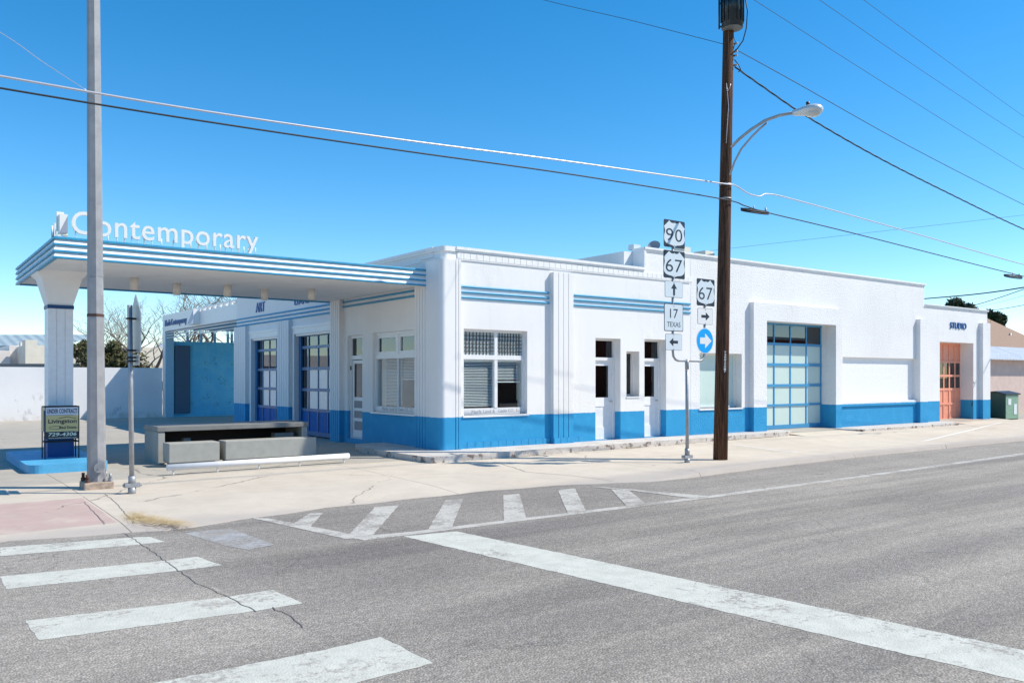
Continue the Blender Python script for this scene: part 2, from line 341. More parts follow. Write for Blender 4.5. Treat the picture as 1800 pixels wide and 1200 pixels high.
# ------------------------------------------------------------ mesh builder
class MB:
    def __init__(s): s.v = []; s.f = []; s.mi = []; s.sm = []
    def add(s, vs, fs, mi=0, smooth=False):
        o = len(s.v); s.v += [Vector(p) for p in vs]
        for f in fs: s.f.append([i+o for i in f]); s.mi.append(mi); s.sm.append(smooth)
        return s
    def box(s, x0, x1, y0, y1, z0, z1, mi=0):
        if x0 > x1: x0, x1 = x1, x0
        if y0 > y1: y0, y1 = y1, y0
        if z0 > z1: z0, z1 = z1, z0
        vs = [(x0,y0,z0),(x1,y0,z0),(x1,y1,z0),(x0,y1,z0),(x0,y0,z1),(x1,y0,z1),(x1,y1,z1),(x0,y1,z1)]
        return s.add(vs, [(0,3,2,1),(4,5,6,7),(0,1,5,4),(1,2,6,5),(2,3,7,6),(3,0,4,7)], mi)
    def quad(s, a, b, c, d, mi=0): return s.add([a, b, c, d], [(0,1,2,3)], mi)
    def cyl(s, p0, p1, r0, r1=None, n=12, mi=0, smooth=True, caps=True, rot=0.0):
        p0 = Vector(p0); p1 = Vector(p1); r1 = r0 if r1 is None else r1
        ax = (p1-p0)
        if ax.length < 1e-6: return s
        ax.normalize(); t = Vector((1,0,0)) if abs(ax.x) < .8 else Vector((0,1,0))
        u = ax.cross(t).normalized(); v = ax.cross(u)
        vs = []
        for p, r in ((p0, r0), (p1, r1)):
            for k in range(n):
                a = rot + 2*math.pi*k/n; vs.append(p+u*(r*math.cos(a))+v*(r*math.sin(a)))
        fs = [(k, (k+1) % n, n+(k+1) % n, n+k) for k in range(n)]
        s.add(vs, fs, mi, smooth)
        if caps: s.add(vs[:n], [tuple(reversed(range(n)))], mi); s.add(vs[n:], [tuple(range(n))], mi)
        return s
    def tube(s, pts, r, n=8, mi=0, caps=True):
        pts = [Vector(p) for p in pts]; rr = r if isinstance(r, (list, tuple)) else [r]*len(pts)
        vs = []; prev = None
        for i, p in enumerate(pts):
            a = pts[max(i-1, 0)]; b = pts[min(i+1, len(pts)-1)]; ax = (b-a).normalized()
            if prev is None:
                t = Vector((0,0,1)) if abs(ax.z) < .9 else Vector((1,0,0)); u = ax.cross(t).normalized()
            else: u = (prev - ax*prev.dot(ax)).normalized()
            prev = u; v = ax.cross(u)
            for k in range(n):
                q = 2*math.pi*k/n; vs.append(p+u*(rr[i]*math.cos(q))+v*(rr[i]*math.sin(q)))
        fs = []
        for i in range(len(pts)-1):
            for k in range(n): fs.append((i*n+k, i*n+(k+1) % n, (i+1)*n+(k+1) % n, (i+1)*n+k))
        s.add(vs, fs, mi, True)
        if caps: s.add(vs[:n], [tuple(reversed(range(n)))], mi); s.add(vs[-n:], [tuple(range(n))], mi)
        return s
    def prism(s, poly, o, u, v, w_, mi=0, side=None):
        """polygon poly (2D) in frame o,u,v extruded by vector w_ (towards the viewer); front face at o+w_"""
        o = Vector(o); u = Vector(u); v = Vector(v); w_ = Vector(w_); n = len(poly)
        a = [o+u*p[0]+v*p[1] for p in poly]; b = [p+w_ for p in a]
        s.add(a, [tuple(reversed(range(n)))], mi); s.add(b, [tuple(range(n))], mi)
        s.add(a+b, [(k, (k+1) % n, n+(k+1) % n, n+k) for k in range(n)], mi if side is None else side); return s
    def build(s, name, m, parent=None, bevel=0):
        me = bpy.data.meshes.new(name); base = Vector((0,0,0)); q = parent
        while q is not None: base += Vector(q.location); q = q.parent
        me.from_pydata([tuple(p-base) for p in s.v], [], s.f)
        ms = m if isinstance(m, (list, tuple)) else [m]
        for k in ms: me.materials.append(k)
        for i, p in enumerate(me.polygons): p.material_index = s.mi[i]; p.use_smooth = s.sm[i]
        me.update()
        bm = bmesh.new(); bm.from_mesh(me)
        if any(s.sm): bmesh.ops.remove_doubles(bm, verts=bm.verts, dist=1e-5)
        bmesh.ops.recalc_face_normals(bm, faces=bm.faces); bm.to_mesh(me); bm.free()
        o = bpy.data.objects.new(name, me); C.objects.link(o)
        if parent is not None: o.parent = parent
        if bevel:
            b = o.modifiers.new('bevel', 'BEVEL'); b.width = bevel; b.segments = 2; b.limit_method = 'ANGLE'
        return o
def thing(name, label, cat, loc=(0,0,0), group=None):
    o = bpy.data.objects.new(name, None); C.objects.link(o); o.location = loc; o.empty_display_size = .2
    o['label'] = label; o['category'] = cat
    if group: o['group'] = group
    return o
def tag(o, label, cat, group=None, kind=None):
    o['label'] = label; o['category'] = cat
    if group: o['group'] = group
    if kind: o['kind'] = kind
    return o
def struct(name, mb, m):
    o = mb.build(name, m); o['kind'] = 'structure'; return o

def text_mb(s, o, u, v, n_, width, height, depth, mb=None, mi=0, bold=0.0, spacing=1.0, shear=0.0):
    """letters s scaled into a width x height box standing at o (lower left), axes u,v, proud by depth along n_"""
    cu = bpy.data.curves.new('t', 'FONT'); cu.body = s; cu.size = 1; cu.offset = bold; cu.space_character = spacing; cu.shear = shear
    cu.resolution_u = 4; cu.extrude = .5
    ob = bpy.data.objects.new('t', cu); C.objects.link(ob)
    bpy.context.view_layer.update()
    me = bpy.data.meshes.new_from_object(ob.evaluated_get(bpy.context.evaluated_depsgraph_get()))
    vs = [x.co.copy() for x in me.vertices]; fs = [tuple(p.vertices) for p in me.polygons]
    bpy.data.objects.remove(ob); bpy.data.curves.remove(cu); bpy.data.meshes.remove(me)
    x0 = min(p.x for p in vs); x1 = max(p.x for p in vs); y0 = min(p.y for p in vs); y1 = max(p.y for p in vs)
    sx = width/(x1-x0); sy = height/(y1-y0) if height else sx
    o = Vector(o); u = Vector(u); v = Vector(v); n_ = Vector(n_)
    mb = mb or MB()
    mb.add([o+u*((p.x-x0)*sx)+v*((p.y-y0)*sy)+n_*((p.z+.5)*depth) for p in vs], fs, mi); return mb
X_, Y_, Z_ = Vector((1,0,0)), Vector((0,1,0)), Vector((0,0,1))

# ------------------------------------------------------------ ground
KERB = [(-12.5,-4.6),(-8.37,-4.70),(-7.59,-4.85),(-6.8,-5.05),(-5.76,-4.80),(-4.76,-4.58),(-1.95,-4.47),(-.53,-4.67),(.6,-5.15),(1.6,-5.22),(2.4,-5.14),(4.5,-4.95),(7.6,-4.82),(15.5,-4.9),(70,-5.0)]
def kerb_y(x):
    for (a, ya), (b, yb) in zip(KERB, KERB[1:]):
        if a <= x <= b: t = (x-a)/(b-a); return ya+(yb-ya)*t
    return KERB[0][1] if x < KERB[0][0] else KERB[-1][1]
def gz(x, y):
    if y < -.9: return -.125 - .045*min(1, (-.9-y)/3.4)
    return -.125 - .025*min(1, (y+.9)/19)
ROADZ = -.22
def G(px, py):
    p = onZ(px, py, -.15)
    for _ in range(4): p = onZ(px, py, gz(p.x, p.y))
    return p
def Rd(px, py, dz=.0): return onZ(px, py, ROADZ+dz)

MB().quad((-600,-600,-.30),(900,-600,-.30),(900,900,-.30),(-600,900,-.30)) and None
struct('ground', MB().quad((-1500,-1500,-.30),(2500,-1500,-.30),(2500,2500,-.30),(-1500,2500,-.30)), M['sand'])
rb = MB(); rb.quad((-80,-30,ROADZ),(160,-30,ROADZ),(160,-4.2,ROADZ),(-80,-4.2,ROADZ)); rb.quad((-26,-4.2,ROADZ),(-12.3,-4.2,ROADZ),(-12.3,80,ROADZ),(-26,80,ROADZ))
struct('road', rb, M['asphalt'])
pv = MB(); xs = []; x = -12.5
while x < 70: xs.append(x); x += .3 if x < 20 else 4
rows = None
prev = None
for x in xs:
    e = kerb_y(x) + .03*math.sin(x*5.1) * (1 if x < 1 else .3); k = min(1, max(0, (x-.9)/1.2))
    prof = [(e-.02, ROADZ-.05), (e, ROADZ+.006), (e+.03+.02*(1-k), (ROADZ+.012)*(1-k)+(-.145)*k), (e+.16, -.20*(1-k)-.138*k), (e+.5, -.178*(1-k)-.150*k)]
    ys = [-3.6, -2.4, -.9, 0, 4, 9, 14, 18.6, 26]
    col = [Vector((x, y, z)) for y, z in prof] + [Vector((x, y, gz(x, y))) for y in ys]
    if prev: 
        for i in range(len(col)-1): pv.add([prev[i], col[i], col[i+1], prev[i+1]], [(0,1,2,3)])
    prev = col
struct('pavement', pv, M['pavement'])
# old raised step along the foot of the building
sb = MB()
def step(outline, ztop):
    n = len(outline); top = [Vector((p[0], p[1], ztop)) for p in outline]; bot = [Vector((p[0], p[1], -.25)) for p in outline]
    sb.add(top, [tuple(range(n))]); sb.add(top+bot, [(k, (k+1) % n, n+(k+1) % n, n+k) for k in range(n)])
random.seed(4)
fr = []
x = -.95
while x < 11.2: fr.append((x, -1.22+.045*(x+1)+random.uniform(-.012, .012))); x += .35
step([(-.75, 2.6), (-1.02, 1.6), (-1.08, -.2), (-1.05, -1.1)] + fr + [(11.6, -.35), (11.6, .02), (.05, .02), (.05, 2.6)], -.008)
fr = []
x = 14.3
while x < 20.5: fr.append((x, -.95+random.uniform(-.02, .02))); x += .4
step([(14.0, -.5)] + fr + [(21, -.4), (21, .02), (14.0, .02)], -.05)
struct('step', sb, M['step'])

ap = MB()
for x0, x1 in ((11.25, 14.2), (20.9, 25.1)):
    ap.add([Vector((x0,-1.5,-.155)), Vector((x1,-1.5,-.155)), Vector((x1,.46,-.02)), Vector((x0,.46,-.02)), Vector((x0,-1.5,-.3)), Vector((x1,-1.5,-.3)), Vector((x1,.46,-.3)), Vector((x0,.46,-.3))], [(0,1,2,3),(0,4,5,1),(1,5,6,2),(3,7,4,0)])
struct('pavement_ramp', ap, M['pavement'])
# ------------------------------------------------------------ road markings
def ground_poly(pts, z): return [Vector((p[0], p[1], z)) for p in pts]
def flat(name, polys, m, z):
    b = MB()
    rj = random.Random(len(polys[0])+int(z*1e6))
    for p in polys:
        out = []
        for k in range(len(p)):
            a_ = Vector((p[k][0], p[k][1], z)); c_ = Vector((p[(k+1) % len(p)][0], p[(k+1) % len(p)][1], z)); n = max(1, min(160, int((c_-a_).length/.05)))
            nr = Vector((-(c_-a_).y, (c_-a_).x, 0)).normalized()
            out += [a_.lerp(c_, i/n) + nr*(rj.uniform(-.007, .007) if i else 0) for i in range(n)]
        b.add(out, [tuple(range(len(out)))])
    return struct(name, b, m)
def RP(*px): return [Rd(a, b) for a, b in px]
Z1 = ROADZ+.002
flat('road_marking', [RP((0,962),(236,944),(262,943),(290,952),(244,957),(0,977))], M['paint'], Z1)
flat('road_marking', [RP((0,1013),(292,985),(348,978),(389,993),(312,1003),(10,1035))], M['paint'], Z1)
flat('road_marking', [RP((45,1091),(405,1048),(480,1036),(532,1060),(452,1073),(68,1125))], M['paint'], Z1)
flat('road_marking', [RP((255,1203),(560,1144),(670,1119),(762,1165),(610,1203))], M['paint'], Z1)
flat('road_marking', [[(-4.83,-6.93),(-4.20,-7.03),(-3.42,-13.9),(-4.05,-13.9)]], M['paint'], Z1)
flat('road_marking', [RP((612,944),(720,934.5),(900,913),(1240,871.5),(1500,837.5),(1800,795.5),(1800,799),(1500,841),(1240,876),(900,917.5),(720,940),(640,949.5))+[]], M['paintworn'], Z1+.0007)
hatch = [RP((441,910),(472,911),(648,944),(608,947)), RP((545,902),(568,901),(541,930),(514,921)),
 RP((659,891),(701,888),(655,941),(607,946)), RP((783,879),(814,877),(794,928),(752,931)), RP((884,870),(913,868),(925,910),(886,916)), RP((981,861),(1010,858),(1031,899),(998,903)),
 RP((1074,860),(1105,861),(1136,886),(1103,891)), RP((1040,856),(1066,856),(1248,872),(1222,876),(1105,862))]
for i_, h in enumerate(hatch): flat('road_marking', [h], M['paintworn'], Z1+.0014+.0002*i_)
flat('road_marking', [RP((325,937),(360,932),(408,929),(484,957),(438,966),(392,958))], M['paintfaint'], Z1)
def strip(pts, wd, z=None, dz=.003):
    out = MB()
    for a, b in zip(pts, pts[1:]):
        d = (b-a); d.z = 0; nrm = Vector((-d.y, d.x, 0)).normalized()*wd/2
        q = [a-nrm, b-nrm, b+nrm, a+nrm]
        out.add([Vector((p.x, p.y, (z if z is not None else gz(p.x, p.y))+dz)) for p in q], [(0,1,2,3)])
    return out
def wander(pts, seg, amp, sd):
    rnd = random.Random(sd); out = []
    for a, b in zip(pts, pts[1:]):
        n = max(1, int((b-a).length/seg))
        for i in range(n): out.append(a.lerp(b, i/n)+Vector((rnd.uniform(-amp, amp), rnd.uniform(-amp, amp), 0)))
    out.append(pts[-1]); return out
struct('road_crack', strip(wander(RP((205,930),(240,950),(290,985),(345,1025),(400,1048),(450,1075)), .07, .012, 1), .008, ROADZ, .005), M['crack'])
struct('road_crack', strip(wander(RP((478,1068),(510,1082),(532,1103)), .06, .012, 2), .008, ROADZ, .005), M['crack'])
struct('pavement_crack', strip(wander([G(185,868),G(205,885),G(222,905),G(236,918)], .08, .01, 3), .008), M['crack'])
struct('pavement_crack', strip(wander([G(148,882),G(165,900),G(185,920)], .1, .006, 4), .008), M['crack'])
struct('pavement_crack', strip(wander([G(868,812),G(905,822),G(925,829),G(1010,836),G(1080,842)], .08, .015, 5), .014), M['crack'])
struct('pavement_marking', strip([G(1515,797),G(1620,776),G(1700,757),G(1765,741)], .10), M['paintwalk'])
struct('pavement_marking', strip([G(1290,781),G(1370,792),G(1430,797)], .09), M['paintwalk'])

# ------------------------------------------------------------ the building
BLD = thing('gas_station', 'long low white and blue former filling station with a flat canopy', 'building', (0, 0, 0))
T = .37
def wall_open(axis, pos, inward, a0, a1, z0, z1, openings, thick, name='wall', zstart=None):
    """wall in plane axis=pos, from a0..a1, with openings (a0,a1,z0,z1,depth)"""
    b = MB()
    A = sorted({a0, a1, *[o[0] for o in openings], *[o[1] for o in openings]})
    Zs = sorted({z0, z1, *[o[2] for o in openings], *[o[3] for o in openings]})
    def P(a, d, z): return (a, pos+inward*d, z) if axis == 'y' else (pos+inward*d, a, z)
    def solid(i, j):
        if i < 0 or j < 0 or i >= len(A)-1 or j >= len(Zs)-1: return False
        ca = (A[i]+A[i+1])/2; cz = (Zs[j]+Zs[j+1])/2
        return not any(o[0] < ca < o[1] and o[2] < cz < o[3] for o in openings)
    for i in range(len(A)-1):
        for j in range(len(Zs)-1):
            if not solid(i, j): continue
            x0, x1, q0, q1 = A[i], A[i+1], Zs[j], Zs[j+1]
            b.quad(P(x0,0,q0), P(x1,0,q0), P(x1,0,q1), P(x0,0,q1)); b.quad(P(x0,thick,q0), P(x1,thick,q0), P(x1,thick,q1), P(x0,thick,q1))
            if not solid(i-1, j): b.quad(P(x0,0,q0), P(x0,thick,q0), P(x0,thick,q1), P(x0,0,q1))
            if not solid(i+1, j): b.quad(P(x1,0,q0), P(x1,thick,q0), P(x1,thick,q1), P(x1,0,q1))
            if not solid(i, j-1): b.quad(P(x0,0,q0), P(x1,0,q0), P(x1,thick,q0), P(x0,thick,q0))
            if not solid(i, j+1): b.quad(P(x0,0,q1), P(x1,0,q1), P(x1,thick,q1), P(x0,thick,q1))
    return b
# low office front
office = [(.53,2.24,.70,2.55),(4.31,5.14,-.01,2.46),(5.34,5.79,1.04,2.16),(5.97,6.76,-.01,2.48),(8.05,9.81,.68,2.17)]
wb = wall_open('y', 0, 1, .30, 5.95, -.1, 4.17, [o for o in office if o[1] < 5.95], T)
def clean(b): return b
b2 = wall_open('y', 0, 1, 5.95, 19.83, -.2, 4.70, [o for o in office if o[0] > 5.95] + [(10.74,14.18,-.3,3.13), (14.78,19.28,.74,2.16)], T)
b3 = wall_open('y', 0, 1, 19.83, 24.6, -.2, 4.02, [(20.93,23.47,-.3,2.80)], T+.15)
wb.build('wall', M['wall'], BLD)
b2.build('wall', M['wall'], BLD)
b3.build('wall', M['wall'], BLD)
# side front
side = [(1.08,3.15,.70,2.57),(3.70,4.52,-.01,2.56),(5.30,8.05,-.3,2.95),(9.06,11.58,-.3,2.95)]
b4 = wall_open('x', 0, 1, .30, 12.88, -.2, 4.17, side, T)
b4.build('wall', M['wall'], BLD)
# rounded corner, back walls, roof, inner partitions
def arc(cx, cy, r, a0, a1, n): return [(cx+r*math.cos(R(a0+(a1-a0)*i/n)), cy+r*math.sin(R(a0+(a1-a0)*i/n))) for i in range(n+1)]
def column_prof(poly, z0, z1, b=None, smooth=False):
    b = b or MB(); n = len(poly)
    a = [Vector((p[0], p[1], z0)) for p in poly]; t = [Vector((p[0], p[1], z1)) for p in poly]
    b.add(a, [tuple(reversed(range(n)))]); b.add(t, [tuple(range(n))]); b.add(a+t, [(k, (k+1) % n, n+(k+1) % n, n+k) for k in range(n)], 0, smooth); return b
cor = arc(.30, .30, .30, 180, 270, 10) + [(.30, .37), (.37, .30)]
cb = column_prof(arc(.12, .12, .12, 180, 270, 8) + [(.30, 0), (.30, .30), (0, .30)], -.1, 4.17)
cb.build('corner_wall', M['wall'], BLD)
c2 = MB()
cr = arc(.0, .0, .12, 180, 270, 8)
column_prof([(-.12, .50)] + cr + [(.24, -.12), (.24, .05), (.05, .05), (.05, .5)], -.1, 3.98, c2)
for k in range(3): c2.box(.265+.0+k*.0, .265, -.1, .0, 0, 0) if 0 else None
c2.box(.26, .315, -.12, .0, -.1, 3.98); c2.box(.33, .385, -.12, .0, -.1, 3.98); c2.box(.24, .40, -.095, .0, -.1, 3.96)
for k in range(4): c2.box(-.12, 0, .52+k*.115, .52+k*.115+.095, -.1, 3.49)
c2.box(-.095, 0, .50, .98, -.1, 3.485)
c2.build('corner_pilaster', M['wall'], BLD)
def fluted(x0, x1, z1, z0=-.1, n=4, p=.12):
    b = MB(); b.box(x0, x1, -p+.025, 0, z0, z1-.01); w_ = (x1-x0)/n
    for k in range(n): b.box(x0+k*w_+(0 if k == 0 else .009), x0+(k+1)*w_-(0 if k == n-1 else .009), -p, -p+.03, z0, z1)
    return b.build('pilaster', M['wall'], BLD)
fluted(2.91, 3.51, 3.93)
def fluted_side(y0, y1, z1, n=5, p=.12, z0=-.2):
    b = MB(); b.box(-p+.025, 0, y0, y1, z0, z1-.01); w_ = (y1-y0)/n
    for k in range(n): b.box(-p, -p+.03, y0+k*w_+(0 if k == 0 else .011), y0+(k+1)*w_-(0 if k == n-1 else .011), z0, z1)
    return b.build('pilaster', M['wall'], BLD)
fluted_side(4.74, 5.30, 3.49); fluted_side(8.10, 8.98, 3.16); fluted_side(11.70, 12.80, 3.16)
# heavy plain surround of the blue garage door and the plain pilasters
b = MB(); p = .15
b.box(10.15, 10.74, -p, 0, -.15, 3.63); b.box(14.18, 14.50, -p, 0, -.15, 3.63); b.box(10.74, 14.18, -p, 0, 3.13, 3.63)
b.build('door_surround', M['wall'], BLD)
MB().box(19.28, 19.80, -.15, 0, -.15, 3.53).build('pilaster', M['wall'], BLD)
MB().box(23.92, 24.52, -.15, 0, -.15, 3.58).build('pilaster', M['wall'], BLD)
# blind recessed panel
b = MB(); b.box(14.70, 19.30, .11, .36, .60, 2.20); b.build('blind_panel', M['white'], BLD)
b = MB(); b.box(14.50, 19.28, -.05, -.002, .60, .735); b.box(14.80, 19.28, -.02, .11, .70, .742); b.build('panel_sill', M['wall'], BLD)
# other walls
ob = MB()
ob.box(5.62, 5.95, .37, 9, 4.10, 4.70); ob.box(24.3, 24.6, .52, 12, -.2, 4.02)
ob.box(.3, 24.6, 12.51, 12.88, -.3, 4.0); ob.box(19.5, 19.83, .37, 12.5, -.2, 4.70); ob.box(5.6, 19.5, 9.0, 9.3, 3.9, 4.70)
ob.build('back_wall', M['wall'], BLD)
rf = MB(); rf.box(.37, 5.6, .37, 12.5, 3.75, 3.85); rf.box(5.96, 19.5, .37, 12.5, 4.25, 4.35); rf.box(19.84, 24.3, .53, 12.5, 3.6, 3.7)
rf.build('roof', M['concrete_grey'], BLD)
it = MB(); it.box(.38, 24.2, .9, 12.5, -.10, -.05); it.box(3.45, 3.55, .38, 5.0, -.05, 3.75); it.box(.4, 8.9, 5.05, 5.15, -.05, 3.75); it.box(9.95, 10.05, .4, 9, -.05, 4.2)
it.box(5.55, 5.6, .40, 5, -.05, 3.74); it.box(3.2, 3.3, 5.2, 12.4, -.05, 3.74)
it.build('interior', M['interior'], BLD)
# parapet cap, dentil band
cap = MB()
def cap_run(x0, x1, z, h=.10, p=.028, back=.42): cap.box(x0, x1, -p, back, z, z+h); cap.box(x0, x1, -p-.025, -p+.01, z+.045, z+h+.004)
cap_run(.32, 5.95, 4.17); cap_run(5.95, 19.88, 4.70, .09); cap_run(19.88, 24.63, 4.02, .07, .04, .5)
cap.box(-.03, .40, .32, 12.9, 4.17, 4.27); cap.box(-.053, -.02, .32, 12.9, 4.215, 4.274)
column_prof(arc(.08, .08, .11, 180, 270, 8) + [(.42, -.033), (.42, .42), (-.033, .42)], 4.17, 4.268, cap)
cap.box(5.94, 6.01, -.03, 9.0, 4.27, 4.72)
cap.build('parapet_cap', M['white'], BLD)
dn = MB(); x = .36
while x < 7.6:
    dn.box(x, x+.155, -.018, 0, 4.03, 4.155); x += .168
dn.box(.33, 7.66, -.022, 0, 4.0, 4.016)
dn.box(-.02, 0, .9, 3.2, 4.0, 4.02); dn.box(-.03, 0, .35, .9, 4.06, 4.10)
dn.build('dentil_band', M['white'], BLD)
def course(xa, xb, y0, y1):
    bs = MB(); n = round((xb-xa)/.2); w_ = (xb-xa)/n; bs.box(xa+.001, xb-.001, y0+.006, y1, -.01, .119)
    for k in range(n): bs.box(xa+k*w_, xa+(k+1)*w_-.012, y0, y1-.001, -.01, .125)
    bs.build('plinth_course', M['dado'], BLD)
course(.40, 2.89, -.02, 0); course(2.92, 3.50, -.137, -.12); course(3.53, 4.0, -.02, 0)
# blue ribs on the walls
def rib(x0, x1, z, axis='y'):
    b = MB(); r = .026; pr = [(0, -r)] + [(-r*1.4*math.cos(R(a)), r*math.sin(R(a))) for a in (-60, -30, 0, 30, 60)] + [(0, r)]
    n = len(pr)
    if axis == 'y': a = [Vector((x0, q, z+h)) for q, h in pr]; c = [Vector((x1, q, z+h)) for q, h in pr]
    else: a = [Vector((q, x0, z+h)) for q, h in pr]; c = [Vector((q, x1, z+h)) for q, h in pr]
    b.add(a, [tuple(range(n))]); b.add(c, [tuple(reversed(range(n)))]); b.add(a+c, [(k, (k+1) % n, n+(k+1) % n, n+k) for k in range(n)])
    return b.build('stripe', M['stripe'], BLD)
for z in (3.445, 3.330, 3.215):
    rib(.40, 2.86, z); rib(3.51, 7.67, z); 
for z in (3.42, 3.305): rib(.98, 4.74, z, 'x')
for z in (3.425, 3.315, 3.205): rib(5.30, 12.86, z, 'x')

# --- windows
def slats(mb, x0, x1, z0, z1, y, pitch=.034, axis='y', tilt=.55):
    z = z1
    while z > z0:
        h = .036; dy = h*math.cos(tilt)/2; dz = h*math.sin(tilt)/2
        if axis == 'y': mb.quad((x0, y-dy, z-dz), (x1, y-dy, z-dz), (x1, y+dy, z+dz), (x0, y+dy, z+dz))
        else: mb.quad((y-dy, x0, z-dz), (y-dy, x1, z-dz), (y+dy, x1, z+dz), (y+dy, x0, z+dz))
        z -= pitch
def fr_y(mb, x0, x1, y0, y1, z0, z1, w_=.05, wb=None):
    wb = w_ if wb is None else wb
    mb.box(x0, x0+w_, y0, y1, z0, z1); mb.box(x1-w_, x1, y0, y1, z0, z1); mb.box(x0+w_, x1-w_, y0, y1, z1-w_, z1); mb.box(x0+w_, x1-w_, y0, y1, z0, z0+wb)
def fr_x(mb, a0, a1, x0, x1, z0, z1, w_=.05, wb=None):
    wb = w_ if wb is None else wb
    mb.box(x0, x1, a0, a0+w_, z0, z1); mb.box(x0, x1, a1-w_, a1, z0, z1); mb.box(x0, x1, a0+w_, a1-w_, z1-w_, z1); mb.box(x0, x1, a0+w_, a1-w_, z0, z0+wb)

# front office window
W = MB(); fr_y(W, .53, 2.24, .10, .20, .70, 2.55, .055, .14)
W.box(1.40, 1.48, .09, .20, .84, 2.495); W.box(.585, 2.185, .085, .20, 1.90, 2.0)
win = W.build('window', M['frame'], BLD)
b = MB()
for x0, x1 in ((.585, 1.40), (1.48, 2.185)):
    n = 9
    for k in range(1, n): xx = x0+(x1-x0)*k/n; b.box(xx-.006, xx+.006, .122, .138, 2.0, 2.495)
    for k in range(1, 6): zz = 2.0+.495*k/6; b.box(x0, x1, .124, .136, zz-.006, zz+.006)
b.build('leading', M['lead'], win)
b = MB(); b.box(.585, 1.40, .145, .151, 2.0, 2.495); b.box(1.48, 2.185, .145, .151, 2.0, 2.495)
b.build('frosted_pane', flat_paint('obscure_glass', (.60, .64, .60), .2, .06, .3, 8), win)
b = MB(); b.box(.585, 1.40, .150, .156, .84, 1.90); b.box(1.48, 2.185, .150, .156, .84, 1.90); b.build('pane', M['glass'], win)
b = MB(); slats(b, .60, 1.39, .86, 1.88, .19); b.box(.60, 1.39, .17, .21, 1.86, 1.895); b.build('blind', M['blind'], win)
b = MB(); slats(b, 1.49, 2.17, 1.44, 1.88, .19); b.box(1.49, 2.17, .17, .21, 1.86, 1.895); b.box(1.49, 2.17, .175, .205, 1.40, 1.425); b.cyl((2.07,.165,1.86),(2.07,.165,1.0),.004, n=5); b.build('blind', M['blind'], win)
gl_ = mat('grey_lettering', (.42, .43, .44), .6)
b = text_mb('Marfa Land &', (.80,.099,.735), X_, Z_, (0,-1,0), .62, .075, .003); text_mb('Cattle CO., LLC', (1.50,.099,.735), X_, Z_, (0,-1,0), .66, .075, .003, b); b.build('lettering', gl_, win)
MB().box(.50, 2.27, -.03, .20, .655, .70).build('window_sill', M['white'], BLD)
# side office window
W = MB(); fr_x(W, 1.08, 3.15, .07, .17, .70, 2.57, .06, .13)
W.box(.07, .17, 2.03, 2.11, 2.05, 2.51); W.box(.09, .17, 2.06, 2.09, .83, 1.96); W.box(.06, .17, 1.14, 3.09, 1.95, 2.05)
for a0, a1 in ((1.14, 2.03), (2.11, 3.09)): fr_x(W, a0, a1, .09, .16, 2.05, 2.51, .07)
win = W.build('window', M['frame'], BLD)
b = MB(); b.box(.12, .126, 1.21, 1.96, 2.12, 2.44); b.box(.12, .126, 2.18, 3.02, 2.12, 2.44); b.build('pane', M['mirrorglass'], win)
b = MB(); b.box(.12, .126, 1.14, 2.06, .83, 1.95); b.box(.12, .126, 2.09, 3.09, .83, 1.95); b.build('pane', glass('side_window_glass', (.9, .95, .95), .75), win)
b = MB(); slats(b, 2.10, 3.08, .85, 1.93, .22, axis='x'); b.build('blind', M['blind'], win)
b = MB(); slats(b, 1.15, 2.05, 1.50, 1.93, .22, axis='x'); b.box(.20, .24, 1.15, 2.05, 1.46, 1.48); b.build('blind', M['blind'], win)
b = text_mb('Marfa Land &', (.069,2.80,.735), -Y_, Z_, (-1,0,0), .72, .085, .003); text_mb('Cattle CO., LLC', (.069,2.04,.735), -Y_, Z_, (-1,0,0), .72, .085, .003, b); b.build('lettering', gl_, win)
MB().box(-.05, .17, 1.04, 3.19, .655, .70).build('window_sill', M['white'], BLD)
# side door
W = MB(); fr_x(W, 3.70, 4.52, .08, .20, -.01, 2.56, .07, .02); W.box(.08, .20, 3.77, 4.45, 1.96, 2.06)
dr = W.build('door', M['frame'], BLD)
b = MB(); x0, x1 = .10, .15
b.box(x0, x1, 3.79, 3.87, .02, 1.94); b.box(x0, x1, 4.35, 4.43, .02, 1.94)
for z0, z1 in ((.02, .20), (.42, .50), (.68, .75), (.93, 1.02), (1.86, 1.94)): b.box(x0, x1, 3.87, 4.35, z0, z1)
b.build('door_leaf', M['frame'], dr)
b = MB(); b.box(.12, .126, 3.87, 4.35, 1.02, 1.86); b.box(.12, .126, 3.77, 4.45, 2.06, 2.49); b.build('pane', M['darkglass'], dr)
b = MB(); b.box(.115, .13, 3.87, 4.35, .20, .93); b.build('louvre', mat('louvre_grey', (.30, .29, .30), .6), dr)
MB().box(.06, .10, 4.455, 4.49, 1.70, 1.80).build('letter_plate', M['black'], dr)
